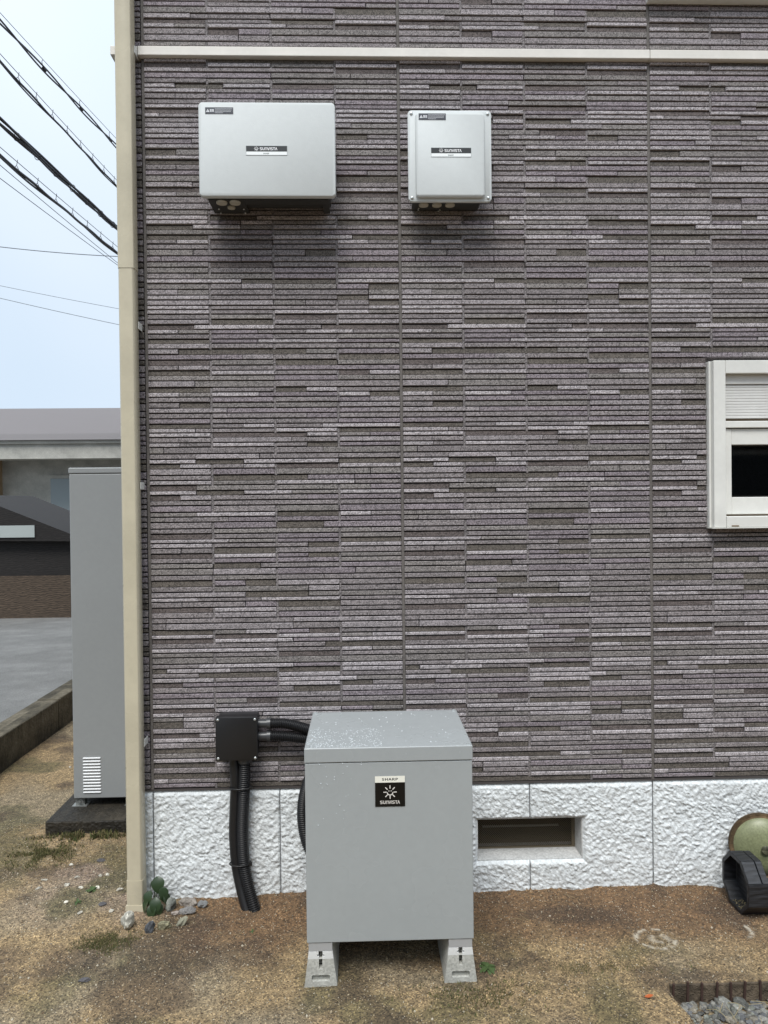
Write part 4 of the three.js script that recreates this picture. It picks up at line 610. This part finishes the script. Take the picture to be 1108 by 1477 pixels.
// ================================================================== OVERHEAD LINES along the side of the house
{
  const XW = -4.5, Z0 = 7, Z1 = -23;
  const line = (a, b) => { const A = onX(a[0], a[1], XW), B = onX(b[0], b[1], XW), s = (B.y - A.y) / (B.z - A.z), zm = (A.z + B.z) / 2, ym = (A.y + B.y) / 2; return (z, dy = 0, dx = 0) => new THREE.Vector3(XW + dx, ym + s * (z - zm) + 0.0016 * ((z - zm) ** 2 - 5) + dy, z); };
  const wire = (fn, r, n = 60, f) => { const pts = []; for (let k = 0; k <= n; k++) { const z = lerp(Z0, Z1, k / n), p = fn(z); if (f) f(p, z); pts.push(p); } return new THREE.TubeGeometry(new THREE.CatmullRomCurve3(pts), n * 4, r, 6); };
  const G = 'overhead cables beside the house';
  // top cable: thin messenger with two twisted cables tied below
  { const m = line([0, 18], [168, 200]), c = line([0, 31], [168, 211]), t = thing('overhead_cable', 'topmost overhead line, two loosely twisted cables tied under a thin wire', 'cable', [0, 0, 0], G); mesh('messenger_wire', wire(m, 0.004), M.wire, t);
    for (const ph of [0, Math.PI]) mesh('cable', wire(c, 0.012, 200, (p, z) => { p.x += Math.cos(z * 2.0 + ph) * 0.02; p.y += Math.sin(z * 2.0 + ph) * 0.024; }), M.wire, t);
    for (let z = -14.2; z < 1; z += 1.35) { const p = c(z), q = m(z); mesh('tie', mergeGeometries([new THREE.SphereGeometry(0.034, 10, 8).scale(0.8, 0.8, 1.6).translate(p.x, p.y, p.z), tube([[p.x, p.y, p.z - 0.03], [p.x, (p.y + q.y) / 2, p.z + 0.07], [q.x, q.y, q.z + 0.03]], 0.004, 5)]), M.wire, t); } }
  const hung = (a, b, c, d, label, r, n) => { const m = line(a, b), k = line(c, d), t = thing('overhead_cable', label, 'cable', [0, 0, 0], G); mesh('messenger_wire', wire(m, 0.0045), M.wire, t); mesh('cable', wire(k, r, 160, (p, z) => { p.y += Math.sin(z * 6) * 0.006; }), M.wire, t); mesh('cable', wire(k, r * 0.7, 160, (p, z) => { p.y += -r * 1.1 + Math.sin(z * 2.2) * 0.010; p.x += Math.cos(z * 2.2) * 0.02; }), M.wire, t);
    for (let z = -15; z < 1; z += n) { const p = k(z), q = m(z), h = q.y - p.y; mesh('hanger', mergeGeometries([tube([[q.x, q.y + 0.03, q.z - 0.01], [q.x, q.y, q.z], [p.x, p.y + h * 0.45, p.z + 0.02]], 0.004, 5), tube([[p.x, p.y, p.z + 0.07], [p.x, p.y + h * 0.45, p.z + 0.02], [p.x, p.y, p.z - 0.06]], 0.004, 5)]), M.wire, t); } };
  hung([0, 77], [150, 240], [0, 88], [168, 268], 'second overhead line from the top, black cable clipped under a thin wire', 0.014, 0.52);
  { const c = line([0, 174], [170, 330]), t = thing('overhead_cable', 'thickest overhead line, a bundle of several black cables', 'cable', [0, 0, 0], G); [[0, 0.03, 0.016], [0.02, 0.0, 0.017], [-0.02, -0.012, 0.017], [0.01, -0.04, 0.014]].forEach(([dx, dy, r], i) => mesh('cable', wire(z => c(z, dy, dx), r, 160, (p, z) => { p.y += Math.sin(z * (1.6 + i * 0.5) + i) * 0.012; p.x += Math.cos(z * (1.6 + i * 0.5) + i) * 0.012; }), M.wire, t)); for (let z = -15; z < 1; z += 0.6) { const p = c(z); mesh('clip', new THREE.TorusGeometry(0.052, 0.005, 5, 14).scale(0.8, 1, 1).translate(p.x, p.y - 0.006, p.z), M.wire, t); } }
  hung([0, 212], [172, 358], [0, 224], [172, 367], 'overhead black cable on wire hooks just below the thick bundle', 0.018, 0.60);
  const thin = (a, b, r, label) => { const o = mesh(numbered('overhead_wire'), wire(line(a, b), r), M.wire); o.userData = { label, category: 'wire', group: 'thin overhead wires' }; };
  thin([0, 238], [172, 381], 0.0045, 'upper of two thin bare wires below the hooked cable'); thin([0, 257], [172, 384], 0.0045, 'lower of two thin bare wires below the hooked cable');
  // cross street wires farther back
  const cross = (a, b, z, r, sag, label) => { const A = onZ(a[0], a[1], z), B = onZ(b[0], b[1], z), d = B.clone().sub(A), pts = []; for (let k = -20; k <= 12; k++) { const t = k / 4; pts.push(new THREE.Vector3(A.x + d.x * t, A.y + d.y * t + sag * ((t - 0.5) ** 2 - 0.25), z)); } const o = mesh(numbered('overhead_wire'), new THREE.TubeGeometry(new THREE.CatmullRomCurve3(pts), 120, r, 6), M.wireGrey); o.userData = { label, category: 'wire', group: 'thin overhead wires' }; };
  cross([0, 356], [172, 370], -18, 0.012, 0.12, 'single nearly level grey wire crossing behind the sloping cables'); cross([0, 412], [175, 446], -22, 0.008, 0.05, 'upper of the two lowest faint grey wires'); cross([0, 430], [175, 469], -22, 0.010, 0.05, 'lower of the two lowest faint grey wires');
  const pl = thing('utility_pole', 'grey concrete utility pole carrying the cables behind the house', 'utility pole', [-4.5, 0, -22.6]); mesh('shaft', new THREE.CylinderGeometry(0.11, 0.17, 10.4, 20).translate(0, 5.2, 0), M.pole, pl); for (const y of [5.4, 6.6, 7.4, 8.6]) mesh('crossarm', box(-0.5, 0.5, y, y + 0.07, 0.1, 0.17), M.galv, pl);
}

// ================================================================== NEXT DOOR
{
  const h = thing('neighbour_house', 'low pale house with a grey roof and deep dark eaves beyond the paved yard', 'house', [-7, 0.19, -12]);
  mesh('wall', box(-9, 5.2, 0, 2.55, -6, 0), M.houseWall, h); mesh('wall_bay', box(-6.5, -0.35, 0, 2.5, 0.0005, 0.35), M.houseTan, h);
  mesh('eave', box(-9.5, 5.7, 2.28, 2.56, 0.4, 0.85), M.houseWall, h); mesh('soffit', box(-9.5, 5.7, 2.56, 2.62, -6, 0.9), M.houseWall, h);
  for (let k = 0; k < 9; k++) { const z1 = 0.95 - k * 0.44, y = 2.625 + k * 0.118; mesh('roof_course', box(-9.6, 5.8, y, y + 0.115, z1 - 0.62, z1), M.roof, h); }
  mesh('rear_roof', box(-9.6, 5.8, 2.625, 3.4, -6.2, -3.2), M.roof, h);
  const w = new THREE.Group(); w.name = 'window'; h.add(w); mesh('frame', box(0.55, 2.2, 1.0, 2.0, 0.001, 0.05), M.houseWall, w); mesh('pane', box(0.62, 2.13, 1.07, 1.93, 0.0502, 0.06), phys({ color: L(0.25, 0.29, 0.3), roughness: 0.1 }), w);
  const s = thing('outbuilding', 'small brown outbuilding with a dark sloping roof beyond the kerb wall', 'outbuilding', [-4.75, 0.19, -6.2]);
  mesh('lower_wall', box(-1.5, 1.05, 0, 0.52, -1.5, 0), M.shedBrown, s); mesh('upper_wall', box(-1.5, 1.05, 0.52, 0.98, -1.49, -0.01), M.shedDark, s);
  const sh = new THREE.Shape(); sh.moveTo(-1.7, 1.52); sh.lineTo(-0.15, 1.52); sh.lineTo(1.12, 1.0); sh.lineTo(1.12, 0.94); sh.lineTo(-1.7, 0.985); sh.closePath(); const rg = new THREE.ExtrudeGeometry(sh, { depth: 1.7, bevelEnabled: false }); rg.translate(0, 0, -1.6); mesh('roof', metric(rg), M.shedDark, s);
  const sw = new THREE.Group(); sw.name = 'window'; s.add(sw); mesh('pane', box(-0.15, 0.62, 0.995, 1.14, 0.1005, 0.115), phys({ color: L(0.42, 0.46, 0.45), roughness: 0.12 }), sw);
}
{ // house across the garden: the dark thing that the glass and the black box mirror
  const h = thing('facing_house', 'brown grey house facing the siding wall from across the garden', 'house', [0, 0, 9.5]);
  mesh('wall', box(-13, 13, -0.2, 3.6, 0, 5), std({ color: L(0.13, 0.11, 0.095), map: concMap, roughness: 0.9 }), h);
  mesh('eave', box(-13.6, 13.6, 3.61, 3.75, -0.6, 5.6), M.houseWall, h);
  const rs = new THREE.Shape(); rs.moveTo(-0.7, 3.76); rs.lineTo(5.7, 3.76); rs.lineTo(2.5, 5.0); rs.closePath(); const g = new THREE.ExtrudeGeometry(rs, { depth: 27.4, bevelEnabled: false }); g.rotateY(-Math.PI / 2); g.translate(13.7, 0, 0); mesh('roof', metric(g), M.roof, h);
  for (const x of [-9, -4, 1, 6]) { const w = new THREE.Group(); w.name = 'window'; h.add(w); mesh('frame', box(x, x + 1.8, 0.6, 2.4, -0.05, -0.001), M.houseWall, w); mesh('pane', box(x + 0.08, x + 1.72, 0.68, 2.32, -0.06, -0.0502), phys({ color: L(0.05, 0.055, 0.06), roughness: 0.1 }), w); }
}
{ // shrub behind the tank
  const s = thing('shrub', 'green shrub rising behind the tall grey tank', 'shrub', [-2.62, 0.19, -5]);
  mesh('stem', mergeGeometries([0, 1, 2, 3].map(k => tube([[0, -0.19, 0], [rr(-0.1, 0.1), 0.6, rr(-0.1, 0.1)], [rr(-0.3, 0.3), 1.5, rr(-0.3, 0.3)]], 0.018, 6))), M.shedBrown, s);
  const gs = []; for (let k = 0; k < 2600; k++) { const a = rnd() * 6.28, e = rr(-1, 1), q = Math.cbrt(rnd()) * (0.8 + 0.25 * fbm(a * 2, e * 3, 2)), r = 0.42 * q * Math.sqrt(1 - e * e); const g = leafGeo(rr(0.03, 0.05), rr(0.009, 0.014), 0.3, 2); g.rotateX(rr(-1.2, 1.2)); g.rotateY(rnd() * 6.28); g.translate(Math.cos(a) * r, 1.15 + e * q * 0.62, Math.sin(a) * r); paintGeo(g, pick([[0.06, 0.09, 0.03], [0.09, 0.115, 0.04], [0.045, 0.07, 0.025]])); gs.push(g); }
  mesh('foliage', mergeGeometries(gs), M.moss, s);
}

// ------------------------------------------------------------------ render
const renderer = new THREE.WebGLRenderer({ antialias: true });
renderer.setSize(768, 1024); renderer.shadowMap.enabled = true; renderer.toneMapping = THREE.LinearToneMapping; renderer.toneMappingExposure = EXPOSURE;
renderer.render(scene, camera);
